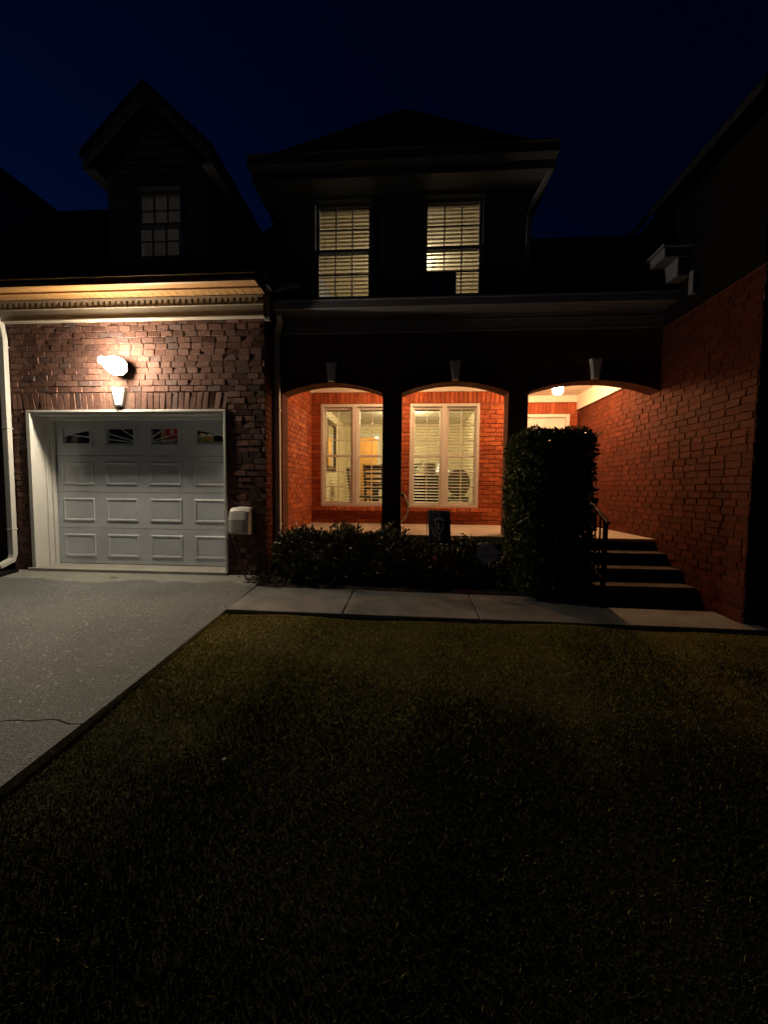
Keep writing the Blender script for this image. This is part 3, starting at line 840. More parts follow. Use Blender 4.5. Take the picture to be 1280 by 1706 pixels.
# ---- dormer
DY0 = 4.97; DA, DB = -3.985, -2.63
DW = (-3.64, -2.96, 4.04, 4.965)
mb = MB()
wall_holes(mb, DA, DB, DY0, DY0 + .1, 3.72, 5.15, [DW])
mb.prism([(DA, 5.15), (DB, 5.15), ((DA + DB) / 2, 5.80)], lambda p, q, a: (p, a, q), DY0, DY0 + .1)
mb.box(DA, DA + .08, DY0 + .1, 7.2, 3.9, 5.17); mb.box(DB - .08, DB, DY0 + .1, 7.2, 3.9, 5.17)
mb.box(DA, DB, 7.2, 7.25, 3.9, 5.17)
mb.build("dormer_wall", "siding", H)
lp = MB(); z = 3.74
while z < 5.7:
    blk = [(DW[0] - .05, DW[1] + .05)] if (z + .05 > DW[2] - .06 and z < DW[3] + .05) else []
    a_, b_ = DA, DB
    if z > 5.1:
        s_ = (z + .1 - 5.15) / .65 * (DB - DA) / 2; a_, b_ = DA + max(0, s_), DB - max(0, s_)
    x = a_
    for a, b in blk + [(b_, b_)]:
        if a - x > .02:
            lp.add([(x, DY0 - .016, z), (a, DY0 - .016, z), (a, DY0 - .003, z + .108), (x, DY0 - .003, z + .108), (x, DY0 - .001, z), (a, DY0 - .001, z)], [(0, 1, 2, 3), (0, 4, 5, 1)])
        x = b
    z += .11
lp.build("siding_boards", "siding", H)
window(DW[0], DW[1], DW[2], DW[3], DY0 - .03, False, 3, 2, mt="siding", fr=.03)
dr = MB()
dx, az, ez = -3.305, 6.04, 5.255
for s_, ex in ((-1, -4.15), (1, -2.455)):
    dr.prism([(dx, az), (ex, ez), (ex, ez - .06), (dx, az - .06)], lambda p, q, a: (p, a, q), 4.72, 7.3)
dr.build("dormer_roof", "roof", H)
db = MB()
for ex in (-4.13, -2.475):
    db.prism([(dx, az - .065), (ex, ez - .065), (ex, ez - .20), (dx, az - .22)], lambda p, q, a: (p, a, q), 4.735, 4.76)
    db.box(min(ex, ex + (.14 if ex < -3.3 else -.14)), max(ex, ex + (.14 if ex < -3.3 else -.14)), 4.765, 7.2, 5.06, 5.08)
    db.box(min(ex, ex - .02 * (1 if ex > -3.3 else -1)), max(ex, ex - .02 * (1 if ex > -3.3 else -1)), 4.7605, 7.2, 5.08, 5.19)
db.build("dormer_eave", "siding", H)

# ------------------------------------------------------------------ rooms behind the windows
rm = MB()
RX0, RX1, RY0, RY1, RZ0, RZ1 = -1.95, 1.79, YW + .18, 11.2, FZ, 2.95
rm.box(RX0 - .1, RX0, RY0, RY1, RZ0, RZ1); rm.box(1.45, 1.61, RY0, RY1, RZ0, RZ1)
wall_holes(rm, RX0, 1.45, RY1, RY1 + .1, RZ0, RZ1, [(-1.52, -.98, RZ0, 2.62)])
rm.box(-2.4, -1.7, 12.6, 12.7, RZ0, RZ1); rm.box(-2.4, -.3, 13.2, 13.3, RZ0, RZ1); rm.box(-2.5, -2.4, RY1 + .1, 13.2, RZ0, RZ1); rm.box(-.4, -.3, RY1 + .1, 13.2, RZ0, RZ1)
rm.build("interior_wall", "wall_cream", H)
rc = MB(); rc.box(-2.6, 1.6, RY0, 13.3, RZ1, RZ1 + .05); rc.build("interior_ceiling", "ceiling_white", H)
rfl = MB(); rfl.box(-2.6, 1.6, RY0, 13.3, RZ0 - .05, RZ0); rfl.build("interior_floor", "wood_floor", H)
dc = MB(); dc.box(-1.59, -1.52, RY1 - .03, RY1, RZ0, 2.69); dc.box(-.98, -.91, RY1 - .03, RY1, RZ0, 2.69); dc.box(-1.52, -.98, RY1 - .03, RY1, 2.62, 2.69)
dc.build("interior_door_casing", "trim", H)
# garage and upper room shells
gi = MB(); gi.box(GX0, GX1 - .05, 9.0, 9.1, -.1, 3.2); gi.box(GX0 + .001, GX0 + .1, 5.75, 9.0, -.1, 3.2); gi.box(-2.25, -2.15, 5.41, 9.0, -.1, 3.2); gi.box(GX0, -2.1, 5.40, 9.1, 3.2, 3.25); gi.box(GX0, -2.1, 5.56, 9.1, -.16, -.1)
gi.build("garage_interior_wall", "garage_grey", H)
ui = MB(); ui.box(UX0, UX1, UY + .15, 8.5, 3.60, 3.65); ui.box(UX0, UX1, UY + .0, 8.6, 5.021, 5.06); ui.box(UX0 + .1205, UX1 - .1205, 8.45, 8.4995, 3.65, 5.02)
ui.build("upper_room_wall", "wall_cream", H)
di = MB(); di.box(DA + .08, DB - .08, DY0 + .11, 7.2, 3.92, 3.95); di.build("dormer_room_floor", "wood_floor", H); di = MB(); di.box(DA + .08, DB - .08, DY0 + .11, 7.2, 5.10, 5.13); di.build("dormer_room_ceiling", "ceiling_white", H)

# blinds, one per sash
def blind(x0, x1, z0, z1, y, tilt, pitch, w, label, group, mt="blind"):
    t = thing("window_blind", label, "blind", ((x0 + x1) / 2, y, z0), group)
    hd = MB(); hd.box(x0, x1, y - .03, y + .03, z1 - .05, z1); hd.build("head_rail", mt, t, bevel=.004)
    sl = MB(); z = z0 + .03
    dy, dz = cos(tilt) * w / 2, sin(tilt) * w / 2
    while z < z1 - .06:
        sl.obox(((x0 + x1) / 2, y, z + random.uniform(-.002, .002)), ((x1 - x0) / 2, 0, random.uniform(-.0015, .0015)), (0, dy, dz), (0, -.0012 * sin(tilt), .0012 * cos(tilt))); z += pitch
    sl.build("slats", mt, t)
    br = MB(); br.box(x0, x1, y - .025, y + .025, z0, z0 + .018); br.build("bottom_rail", mt, t, bevel=.004)
    cd = MB()
    for xx in (x0 + .1, x1 - .1):
        cd.box(xx - .0015, xx + .0015, y - .028, y - .0265, z0, z1 - .03)
    cd.build("ladder_cord", mt, t)
    return t
BL = ["open slatted blind in the left sash of the porch window beside the mirror", "open slatted blind in front of the dark chair backs, right sash of the left window",
      "open slatted blind over the dark sideboard in the right porch window", "open slatted blind in front of the oval chair in the right porch window"]
for (a, b), lb in zip(cells, BL):
    blind(a + .012, b - .012, WZ[0] + .06, WZ[1] - .05, YW + .155, radians(6 if lb is BL[0] or lb is BL[1] else 20), .056, .05, lb, "blinds in the porch windows")
for (a, b), lb in zip(UW, ["closed lit blind in the left upstairs window", "lit blind with a shaded lower corner in the right upstairs window"]):
    blind(a + .05, b - .05, UZ[0] + .05, UZ[1] - .045, UY + .10, radians(4), .052, .048, lb, "blinds in the upstairs windows", "blind_tan")
blind(DW[0] + .03, DW[1] - .03, DW[2] + .03, DW[3] - .03, DY0 + .1, radians(-55), .04, .046, "dim closed blind in the small dormer window above the garage", "blinds in the upstairs windows", "blind_thin")
# something leaning against the upstairs glass
cu = MB(); cu.box(.150, .57, UY + .035, UY + .060, 3.70, 4.05)
tag(cu.build("storage_box", plain("dull_blue_card", (.30, .30, .50), .8, .06, 5, .1, .002, 60), bevel=.012), "dull blue box standing against the glass of the right upstairs window", "box")

# ------------------------------------------------------------------ lamps
EM_WARM = emit("room_bulb", (1.0, .72, .36), 26.0)
def globe(name, label, loc, r, mt, cat="lamp", group=None, base="trim"):
    t = thing(name, label, cat, loc, group)
    m_ = MB(); m_.lathe([(r * sin(pi * i / 8), -r * cos(pi * i / 8)) for i in range(9)], 14, Matrix.Translation((loc[0], loc[1], loc[2]))); m_.build("globe", mt, t, smooth=True)
    b_ = MB(); b_.lathe([(r * .5, r * .9), (r * .9, r * 1.0), (r * .9, r * 1.25)], 14, Matrix.Translation(loc)); b_.build("canopy", base, t, smooth=True)
    return t
globe("ceiling_lamp", "warm globe lamp on the dining room ceiling behind the porch windows", (-.15, 9.1, 2.82), .10, emit("dining_bulb", (1.0, .79, .42), 390))
globe("ceiling_lamp", "amber globe lamp lighting the hall beyond the dining room doorway", (-1.1, 12.2, 2.82), .10, emit("hall_bulb", (1.0, .46, .11), 150))
globe("ceiling_lamp", "yellow globe lamp on the ceiling of the upstairs room", (.0, 6.9, 4.88), .10, emit("upper_bulb", (1.0, .87, .68), 150))
globe("ceiling_lamp", "faint globe lamp inside the dormer room", (-3.3, 6.7, 4.75), .07, emit("dormer_bulb", (1.0, .92, .90), 36))
globe("ceiling_lamp", "added dim globe lamp above the garage door lighting the shelf", (-3.3, 5.50, 2.95), .05, emit("garage_fill_bulb", (1.0, .88, .75), 60))  # added lamp, placed to light the items behind the door windows

# jar-shaped porch ceiling lamps
PORCH_COL = (1.0, .545, .25)
em_porch = emit("porch_jar_glow", PORCH_COL, 150.0)
def jar_lamp(loc, glow, label):
    t = thing("porch_lamp", label, "ceiling lamp", loc, "jar lamps on the porch ceiling")
    m_ = MB(); m_.lathe([(.02, -.105), (.055, -.10), (.075, -.075), (.085, -.02), (.082, .05), (.075, .062)], 16, Matrix.Translation(loc)); m_.build("glass_jar", glow, t, smooth=True)
    b_ = MB(); b_.lathe([(.088, .0625), (.10, .07), (.10, .095), (.06, .105), (.06, CZ - loc[2] - .001)], 16, Matrix.Translation(loc)); b_.build("canopy", "bronze", t, smooth=True)
    rb = MB()
    for k in range(8):
        w = 2 * pi * k / 8
        rb.tube([(loc[0] + rr * cos(w), loc[1] + rr * sin(w), loc[2] + zz) for rr, zz in ((.09, .062), (.0905, -.02), (.08, -.078), (.058, -.106))], .0022, 5)
    rb.build("cage", "bronze", t)
    return t
jar_lamp((2.385, 6.6, 2.80), emit("entry_jar_glow", (1.0, .52, .225), 410.0), "glowing glass jar lamp on the porch ceiling in the right arch")
jar_lamp((-.20, 6.05, 2.80), em_porch, "glass jar lamp on the porch ceiling hidden behind the left brick pier")

# lantern over the garage: a bright bulb-shaped glass with an added opaque back that keeps light off the wall
LX, LY, LZ = -3.89, 4.88, 2.70
wl = thing("wall_lantern", "glaring tilted glass lantern on the brick wall above the garage keystone", "wall lamp", (LX, 5.02, LZ))
TL = Matrix.Translation((LX, LY, LZ)) @ Matrix.Rotation(radians(22), 4, "Y")   # long axis tips down to the right
prof = [(-.235, .030), (-.222, .042), (-.19, .044), (-.15, .055), (-.10, .085), (-.04, .108), (.03, .116), (.09, .103), (.13, .072), (.15, .030)]
gl = MB(); bk = MB(); NN = 18
vs, fs = [], []
for x, r in prof:
    for k in range(NN):
        w = 2 * pi * k / NN
        vs.append(TL @ Vector((x, -r * cos(w) * .75, r * sin(w))))
ff, fbk = [], []
for i in range(len(prof) - 1):
    for k in range(NN):
        f = (i * NN + k, i * NN + (k + 1) % NN, (i + 1) * NN + (k + 1) % NN, (i + 1) * NN + k)
        w = 2 * pi * (k + .5) / NN
        (ff if cos(w) > -.20 else fbk).append(f)
ff += [tuple(range(NN))[::-1], tuple((len(prof) - 1) * NN + k for k in range(NN))]
gl.add(vs, ff); bk.add(vs, fbk)
gl.build("glass_shade", emit("lantern_glow", (1.0, .83, .59), 720.0), wl, smooth=True)
bk.build("added_light_shield", "bronze", wl, smooth=True)
br = MB(); br.lathe([(.035, 0), (.035, .012), (.018, .025), (.012, .12)], 16, Matrix.Translation((LX - .03, 5.035, LZ - .02)) @ Matrix.Rotation(radians(90), 4, "X")); br.build("back_plate", "bronze", wl, smooth=True)
hd = MB(); hd.lathe([(.008, -.150), (.018, -.142), (.022, -.132), (.034, -.122), (.036, -.115)], 16, Matrix.Translation((LX + .06, LY, LZ - .01))); hd.build("lower_finial", "bronze", wl, smooth=True)

# ------------------------------------------------------------------ neighbours
NR = thing("neighbouring_house", "dark brick house wing on the right with porch-lit red side wall", "house", (3.3, 3.95, 0))
nw = MB()
WX = 3.27
nw.box(WX, WX + .2, 3.95, 8.2, -.3, 3.9)
nw.box(WX + .2005, 9.0, 3.951, 4.15, -.3, 3.9)
nw.build("wall", "mortar_wing", NR)
ng = MB(); ng.box(WX, 9.0, 3.951, 4.15, 3.901, 4.88)
ng.prism([(WX, 4.8805), (9.0, 4.8805), (6.2, 8.36)], lambda p, q, a: (p, a, q), 3.951, 4.15)
ng.box(WX + .02, WX + .2, 4.151, 8.2, 3.901, 4.88)
ng.build("gable_wall", "dark_board", NR)
nfz = MB(); nfz.box(WX - .02, WX - .0005, 3.94, 8.0, 3.255, 3.995); nfz.build("frieze_board", "dark_board", NR)
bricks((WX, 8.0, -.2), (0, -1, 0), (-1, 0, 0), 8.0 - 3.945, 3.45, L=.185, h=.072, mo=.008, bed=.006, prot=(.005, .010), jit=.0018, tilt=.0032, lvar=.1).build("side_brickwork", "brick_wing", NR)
bricks((WX, 3.951, -.25), (1, 0, 0), (0, -1, 0), 3.0, 4.2).build("front_brickwork", "brick_arch", NR)
ncr = MB()
ncr.box(2.93, 3.2485, 4.90, 5.25, 3.865, 4.00); ncr.box(2.90, 3.249, 4.87, 5.26, 3.975, 4.005); ncr.box(3.09, 3.2487, 4.91, 5.2, 3.66, 3.8645)
ncr.build("cornice_return", "siding", NR, bevel=.006)
nd = MB(); nd.box(3.19, 3.2489, 4.79, 4.86, 3.40, 3.66); nd.build("corner_bracket", "siding", NR, bevel=.004)
nr = MB()
nr.prism([(3.0, 4.70), (6.2, 8.54), (9.4, 4.70), (9.4, 4.62), (6.2, 8.44), (3.0, 4.61)], lambda p, q, a: (p, a, q), 3.75, 11)
nr.build("roof", "roof", NR)
nl = thing("neighbouring_house", "dark neighbouring roof rising at the left edge beyond the garage", "house", (-9, 7.3, 0))
nlm = MB(); nlm.prism([(-6.93, 6.46), (-10.6, 9.18), (-14, 6.5), (-14, 6.3), (-10.6, 8.9), (-6.93, 6.3)], lambda p, q, a: (p, a, q), 7.3, 12); nlm.build("roof", "roof", nl)
nlw = MB(); nlw.prism([(-7.1, 0), (-7.1, 6.3), (-10.6, 8.85), (-13.8, 6.3), (-13.8, 0)], lambda p, q, a: (p, a, q), 7.45, 11.9); nlw.build("wall", "siding", nl)

# ------------------------------------------------------------------ utility box on the garage corner
ub = thing("utility_box", "pale plastic hood box fixed to the brick right of the garage door", "wall box", (-2.29, 5.0, .67))
um = MB()
prf = [(5.03, .50), (4.86, .505), (4.835, .53), (4.845, .70), (4.875, .80), (4.93, .845), (5.03, .85)]
nseg = 12; vs = []
for i in range(nseg + 1):
    t = i / nseg * 2 - 1
    xx = -2.25 + .135 * t
    e = 1 - .10 * abs(t) ** 4; crown = .018 * (1 - t * t)
    for (y, z) in prf:
        yy = 5.03 - (5.03 - y) * e
        vs.append((xx, yy, z + (crown if z > .75 else 0)))
np_ = len(prf)
fs = [(i * np_ + k, i * np_ + k + 1, (i + 1) * np_ + k + 1, (i + 1) * np_ + k) for i in range(nseg) for k in range(np_ - 1)]
fs += [(i * np_ + np_ - 1, i * np_, (i + 1) * np_, (i + 1) * np_ + np_ - 1) for i in range(nseg)]
fs += [tuple(range(np_)), tuple(nseg * np_ + k for k in range(np_))[::-1]]
um.add(vs, fs); um.build("hood", "grey_plastic", ub, bevel=.006)
ul = MB(); ul.box(-2.37, -2.13, 4.832, 4.836, .512, .518); ul.build("hood_lip", "black_metal", ub)
hs = thing("garden_hose", "brown hose looped below the pale wall box by the garage", "hose", (-2.25, 4.95, .3))
hm = MB()
hm.tube([(-2.37, 4.95, .52), (-2.36, 4.93, .44), (-2.28, 4.92, .30), (-2.23, 4.92, .12), (-2.205, 4.91, -.02), (-2.15, 4.86, -.075), (-2.02, 4.85, -.085)], .011, 8)
hm.tube([(-2.20, 4.95, .52), (-2.14, 4.94, .44), (-2.07, 4.93, .30), (-2.03, 4.93, .10), (-2.02, 4.90, -.03), (-2.02, 4.85, -.085)], .011, 8)
hm.build("hose_loop", plain("brown_hose", (.06, .022, .018), .5, .1, 10, 0), hs, smooth=True)

# coiled green hose on the porch wall
gh = thing("garden_hose", "pale green hose coiled against the porch wall beside the left pier", "hose", (-.2, 6.97, .7))
pts = []
for i in range(110):
    w = 2 * pi * i / 28; r = .19 + .006 * sin(i * .7)
    pts.append((-.215 + r * cos(w) * .85, 6.985 - .004 * (i % 28) / 5 - .012 * (i // 28), .79 + .27 * sin(w)))
hm = MB(); hm.tube(pts, .010, 7); hm.build("coil", "hose", gh, smooth=True)
hk = MB(); hk.box(-.30, -.13, 6.93, 7.03, .98, 1.04); hk.build("hanger", "black_metal", gh, bevel=.005)

# ------------------------------------------------------------------ railing by the steps
ra = thing("stair_railing", "black iron handrail with square balusters beside the porch steps", "railing", (2.16, 4.9, 0))
RXX = 2.165
def rail_z(y): return .80 + (y - 4.42) * .50 if y < 5.36 else .80 + .94 * .5
rt = MB(); rt.rect_tube([(RXX, 4.36, rail_z(4.36) - .005), (RXX, 5.36, rail_z(5.36)), (RXX, 5.6, rail_z(5.36) + .02)], .045, .028); rt.build("handrail", "black_metal", ra, bevel=.004)
lr = MB(); lr.rect_tube([(RXX, 4.44, rail_z(4.44) - .70), (RXX, 5.36, rail_z(5.36) - .70)], .03, .02); lr.build("lower_rail", "black_metal", ra)
def step_z(y):
    for yf, zt in ((4.55, -.16), (4.82, .03), (5.09, .18), (5.36, .33)):
        if y < yf: return zt
    return FZ
ny = MB(); ny.box(RXX - .02, RXX + .02, 4.40, 4.44, -.2, rail_z(4.42)); ny.build("newel_post", "black_metal", ra)
y = 4.54
while y < 5.5:
    bb = MB(); bb.box(RXX - .008, RXX + .008, y - .008, y + .008, step_z(y) if y > 5.36 else rail_z(y) - .70, rail_z(y) - .012); bb.build("baluster", "black_metal", ra); y += .115

# ------------------------------------------------------------------ interior things
def chair(label, x, y, rz, mat="wood_dark"):
    t = thing("dining_chair", label, "chair", (x, y, FZ), "dark chairs in the dining room")
    t.rotation_euler = (0, 0, rz)
    def P(m_, name, mt):
        o = m_.build(name, mt); o.parent = t; return o
    P(MB().box(-.23, .23, -.22, .22, .43, .48), "seat", "fabric_grey")
    for sx in (-.2, .2):
        P(MB().obox((sx, .23, .78), (.022, 0, 0), (0, .02, 0), (0, .05, .36)), "back_post", mat)
        for sy in (-.19, .19):
            P(MB().box(sx - .02, sx + .02, sy - .02, sy + .02, 0, .43), "leg", mat)
    P(MB().box(-.2, .2, .24, .275, 1.02, 1.13), "top_rail", mat)
    for z in (.62, .72, .82, .92):
        P(MB().box(-.18, .18, .225 + (z - .62) * .13, .245 + (z - .62) * .13, z, z + .055), "back_slat", mat)
    return t
chair("ladder-back dark chair nearest the left porch window", -.72, 8.25, radians(165))
chair("dark chair deeper in the dining room beyond the mirror", -1.22, 9.3, radians(80))
dt = thing("dining_table", "dark dining table seen low through the left porch window", "table", (-.35, 9.2, FZ))
MB().box(-.95, .30, 8.75, 9.75, FZ + .71, FZ + .75).build("table_top", "wood_dark", dt, bevel=.01)
for sx in (-.85, .2):
    for sy in (8.85, 9.65):
        MB().box(sx - .035, sx + .035, sy - .035, sy + .035, FZ, FZ + .71).build("leg", "wood_dark", dt)
sd = thing("sideboard", "dark wooden sideboard behind the blind of the right porch window", "sideboard", (.25, 8.2, FZ))
MB().box(-.22, .56, 7.95, 8.4, FZ + .12, FZ + .90).build("cabinet", "wood_dark", sd, bevel=.01)
MB().box(-.25, .59, 7.92, 8.43, FZ + .90, FZ + .93).build("sideboard_top", "wood_dark", sd, bevel=.006)
for xx in (-.18, .20):
    MB().box(xx, xx + .33, 7.935, 7.949, FZ + .18, FZ + .84).build("cabinet_door", "wood_dark", sd, bevel=.005)
for sx in (-.19, .50):
    MB().box(sx, sx + .05, 8.0, 8.05, FZ, FZ + .12).build("leg", "wood_dark", sd)
ph = thing("photo_frame", "pale framed photo standing on the sideboard", "picture frame", (.38, 8.1, FZ + .93))
MB().box(.27, .50, 8.10, 8.12, FZ + .932, FZ + 1.19).build("frame", "wall_cream", ph, bevel=.004)
MB().box(.30, .47, 8.094, 8.0995, FZ + .96, FZ + 1.16).build("picture", "photo_print", ph)
pp = thing("potted_plant", "dark leafy plant in a bowl at the left end of the sideboard", "plant", (0.0, 8.15, FZ + .93))
bm_ = MB(); bm_.lathe([(.05, 0), (.09, .03), (.11, .09), (.10, .10)], 16, Matrix.Translation((.0, 8.15, FZ + .932))); bm_.build("bowl", "wood_dark", pp, smooth=True)
def leaf_cloud(mb_, pts, nrm, size, asp=.45, jit=1.0):
    """pts (n,3), nrm (n,3) preferred outward directions -> folded 4-vertex leaves"""
    n = len(pts)
    d = nrm + RNG.normal(0, jit, (n, 3)); d /= np.linalg.norm(d, axis=1)[:, None] + 1e-9
    r = RNG.normal(0, 1, (n, 3)); s_ = np.cross(d, r); s_ /= np.linalg.norm(s_, axis=1)[:, None] + 1e-9
    L = size * RNG.uniform(.6, 1.25, n)[:, None]
    a = pts; c = pts + d * L; m1 = pts + d * L * .5 + s_ * L * asp * .5; m2 = pts + d * L * .5 - s_ * L * asp * .5
    V = np.stack([a, m1, c, m2], 1).reshape(-1, 3)
    base = len(mb_.v)
    mb_.v += [tuple(v) for v in V]
    mb_.f += [(base + 4 * i, base + 4 * i + 1, base + 4 * i + 2, base + 4 * i + 3) for i in range(n)]
    mb_.m += [0] * n
def fast_leaves(name, pts, nrm, size, mt, parent, asp=.45, jit=1.0):
    n = len(pts)
    d = nrm + RNG.normal(0, jit, (n, 3)); d /= np.linalg.norm(d, axis=1)[:, None] + 1e-9
    r = RNG.normal(0, 1, (n, 3)); s_ = np.cross(d, r); s_ /= np.linalg.norm(s_, axis=1)[:, None] + 1e-9
    nn = np.cross(s_, d)
    sz = np.asarray(size) * np.ones(n)
    L = (sz * RNG.uniform(.6, 1.25, n))[:, None]
    fold = nn * L * .10
    a = pts; c = pts + d * L - fold
    m1 = pts + d * L * .33 + s_ * L * asp * .45 + fold; m1b = pts + d * L * .68 + s_ * L * asp * .38 + fold * .6
    m2 = pts + d * L * .33 - s_ * L * asp * .45 + fold; m2b = pts + d * L * .68 - s_ * L * asp * .38 + fold * .6
    V = np.stack([a, m1, m1b, c, m2b, m2], 1).reshape(-1)
    me = bpy.data.meshes.new(name)
    me.vertices.add(6 * n); me.vertices.foreach_set("co", V.astype(np.float32))
    b0 = np.arange(n)[:, None] * 6
    idx = (b0 + np.array([[0, 1, 2, 3, 0, 3, 4, 5]])).reshape(-1)
    me.loops.add(8 * n); me.loops.foreach_set("vertex_index", idx.astype(np.int32))
    me.polygons.add(2 * n); me.polygons.foreach_set("loop_start", (np.arange(2 * n) * 4).astype(np.int32))
    me.update(calc_edges=True); me.validate()
    me.materials.append(M[mt])
    o = bpy.data.objects.new(name, me); C.objects.link(o)
    if parent is not None:
        o.parent = parent; o.matrix_parent_inverse = parent_inverse(parent)
    return o
q = RNG.normal(0, 1, (260, 3)) * np.array([.11, .08, .06]); fast_leaves("foliage", q + np.array([.0, 8.15, FZ + 1.12]), q * 5, .06, "leaf_shrub", pp)
oc = thing("armchair", "oval-backed grey chair behind the right porch window", "chair", (.98, 8.3, FZ))
om = MB(); om.lathe([(.01, -.03), (.20, -.03), (.245, -.015), (.245, .015), (.20, .03), (.01, .03)], 22, Matrix.Translation((.98, 8.10, FZ + .78)) @ Matrix.Scale(1.15, 4, (0, 0, 1)) @ Matrix.Rotation(radians(90), 4, "X")); om.build("backrest", "fabric_grey", oc, smooth=True)
MB().box(.75, 1.21, 8.14, 8.62, FZ + .40, FZ + .48).build("seat", "fabric_grey", oc, bevel=.02)
for sx in (.79, 1.17):
    for sy in (8.17, 8.58):
        MB().obox((sx, sy, FZ + .2), (.018, 0, 0), (0, .018, 0), (0, 0, .2)).build("leg", "wood_dark", oc)
for sx in (.86, 1.10):
    MB().obox((sx, 8.12, FZ + .52), (.015, 0, 0), (0, .015, 0), (0, 0, .08)).build("back_support", "wood_dark", oc)
tl = thing("table_lamp", "cream shaded lamp on a slim stand behind the right porch window", "lamp", (.66, 9.0, FZ))
MB().lathe([(.12, 0), (.12, .02), (.015, .04), (.012, 1.05)], 14, Matrix.Translation((.72, 9.0, FZ))).build("stand", "bronze", tl, smooth=True)
MB().lathe([(.16, 1.02), (.09, 1.26), (.088, 1.26), (.158, 1.02)], 18, Matrix.Translation((.72, 9.0, FZ))).build("lamp_shade", emit("shade_glow", (1, .85, .55), 1.6), tl, smooth=True)
mr = thing("wall_mirror", "tall dark gilt mirror on the left dining room wall", "mirror", (RX0, 9.2, 2.1))
mf = MB()
mf.box(RX0 + .001, RX0 + .05, 8.65, 8.75, 1.55, 2.72); mf.box(RX0 + .001, RX0 + .05, 9.60, 9.70, 1.55, 2.72); mf.box(RX0 + .001, RX0 + .05, 8.75, 9.60, 1.55, 1.65); mf.box(RX0 + .001, RX0 + .05, 8.75, 9.60, 2.62, 2.72)
mf.build("frame", "gilt", mr, bevel=.012)
MB().box(RX0 + .002, RX0 + .02, 8.75, 9.60, 1.65, 2.62).build("mirror_glass", "mirror", mr)

# things on a shelf behind the garage door windows
sh = thing("shelf", "white shelf inside the garage behind the door windows", "shelf", (-3.4, 5.75, 1.8))
MB().box(-4.2, -2.7, 5.60, 5.90, 1.785, 1.805).build("shelf_board", "white_item", sh)
for xx in (-4.1, -2.8):
    MB().box(xx, xx + .03, 5.70, 5.90, 0, 1.784).build("bracket", "white_item", sh)
cb = MB(); cb.obox((-3.76, 5.74, 1.916), (.075, .01, 0), (-.01, .06, 0), (0, 0, .11)); tag(cb.build("cardboard_box", "tan_item", bevel=.004), "tan cardboard box behind the third garage door window", "box")
rdm = MB(); rdm.lathe([(.095, 0), (.095, .05), (.075, .055), (.075, .05), (.03, .052), (.0, .052)], 22, Matrix.Translation((-3.62, 5.68, 1.945)) @ Matrix.Rotation(radians(80), 4, "X")); rdt = tag(rdm.build("round_tin", ["red_item", "white_item"]), "round red tin with a white centre behind the third garage door window", "tin")
for p_ in rdt.data.polygons:
    c_ = p_.center
    if (c_.x + 3.62) ** 2 + (c_.z - 1.945) ** 2 < .033 ** 2: p_.material_index = 1
ob = MB(); ob.obox((-3.70, 5.65, 1.848), (.03, 0, .012), (0, .03, 0), (0, 0, .042)); tag(ob.build("paper_packet", "orange_item", bevel=.006), "small orange packet leaning between the tan box and red tin", "packet")
for k, (xx, mt, lb) in enumerate(((-3.17, "yellow_item", "taller yellow bag behind the fourth garage door window"), (-3.055, "yellow_item", "short yellow bag with an orange spot behind the fourth garage door window"))):
    t = thing("plastic_bag", lb, "bag", (xx, 5.68, 1.805), "yellow bags on the garage shelf")
    m_ = MB(); m_.lathe([(.035, 0), (.055, .02), (.058, .07), (.05, .105 - .01 * k), (.03, .125 - .01 * k)], 12, Matrix.Translation((xx, 5.68, 1.806))); m_.build("bag_body", mt, t, smooth=True)
    m_ = MB(); m_.box(xx - .03 + .02 * k, xx + .012 + .02 * k, 5.617, 5.622, 1.83, 1.90); m_.build("label_patch", "green_item" if k == 0 else "orange_item", t)

# ------------------------------------------------------------------ signs and flag in the bed
fl = thing("garden_flag", "small navy garden flag with a grey helmet-like print in the shrub bed", "flag", (.34, 4.75, -.1))
fp = MB(); fp.tube([(.195, 4.76, -.15), (.195, 4.76, .86), (.205, 4.76, .872), (.50, 4.76, .872)], .005, 6); fp.build("stand", "black_metal", fl)
nx_, nz_ = 10, 12
vs = []
for j in range(nz_ + 1):
    for i in range(nx_ + 1):
        u, v = i / nx_, j / nz_
        x = .205 + .275 * u + .02 * (1 - v) * (1 - u * .2)
        vs.append((x, 4.755 + .012 * sin(u * 7 + v * 2) * (1 - v * .6), .862 - .40 * (1 - v)))
fs = [(j * (nx_ + 1) + i, j * (nx_ + 1) + i + 1, (j + 1) * (nx_ + 1) + i + 1, (j + 1) * (nx_ + 1) + i) for j in range(nz_) for i in range(nx_)]
cm = MB(); cm.add(vs, fs); co_ = cm.build("cloth", "navy_cloth", fl, smooth=True)
sdm = co_.modifiers.new("thick", "SOLIDIFY"); sdm.thickness = .002
em = MB()
def strip(pts, w, y=4.735):
    for (x0, z0), (x1, z1) in zip(pts, pts[1:]):
        tx, tz = x1 - x0, z1 - z0; l_ = sqrt(tx * tx + tz * tz); px, pz = -tz / l_ * w / 2, tx / l_ * w / 2
        em.prism([(x0 - px, z0 - pz), (x1 - px, z1 - pz), (x1 + px, z1 + pz), (x0 + px, z0 + pz)], lambda p, q, a: (p, a, q), y, y + .0015)
fcx = .352
strip([(fcx - .062 + .124 * i / 8, .735 + .032 * sin(pi * i / 8)) for i in range(9)], .024)
strip([(fcx - .04, .715), (fcx - .044, .66), (fcx - .028, .60), (fcx, .575), (fcx + .03, .60), (fcx + .046, .66), (fcx + .042, .715)], .009)
strip([(fcx - .010, .715), (fcx - .004, .62)], .020)
strip([(fcx + .004, .555), (fcx + .006, .50)], .016)
strip([(fcx - .09, .66), (fcx - .07, .58), (fcx - .03, .54)], .010)
strip([(fcx, .85), (fcx, .80)], .010)
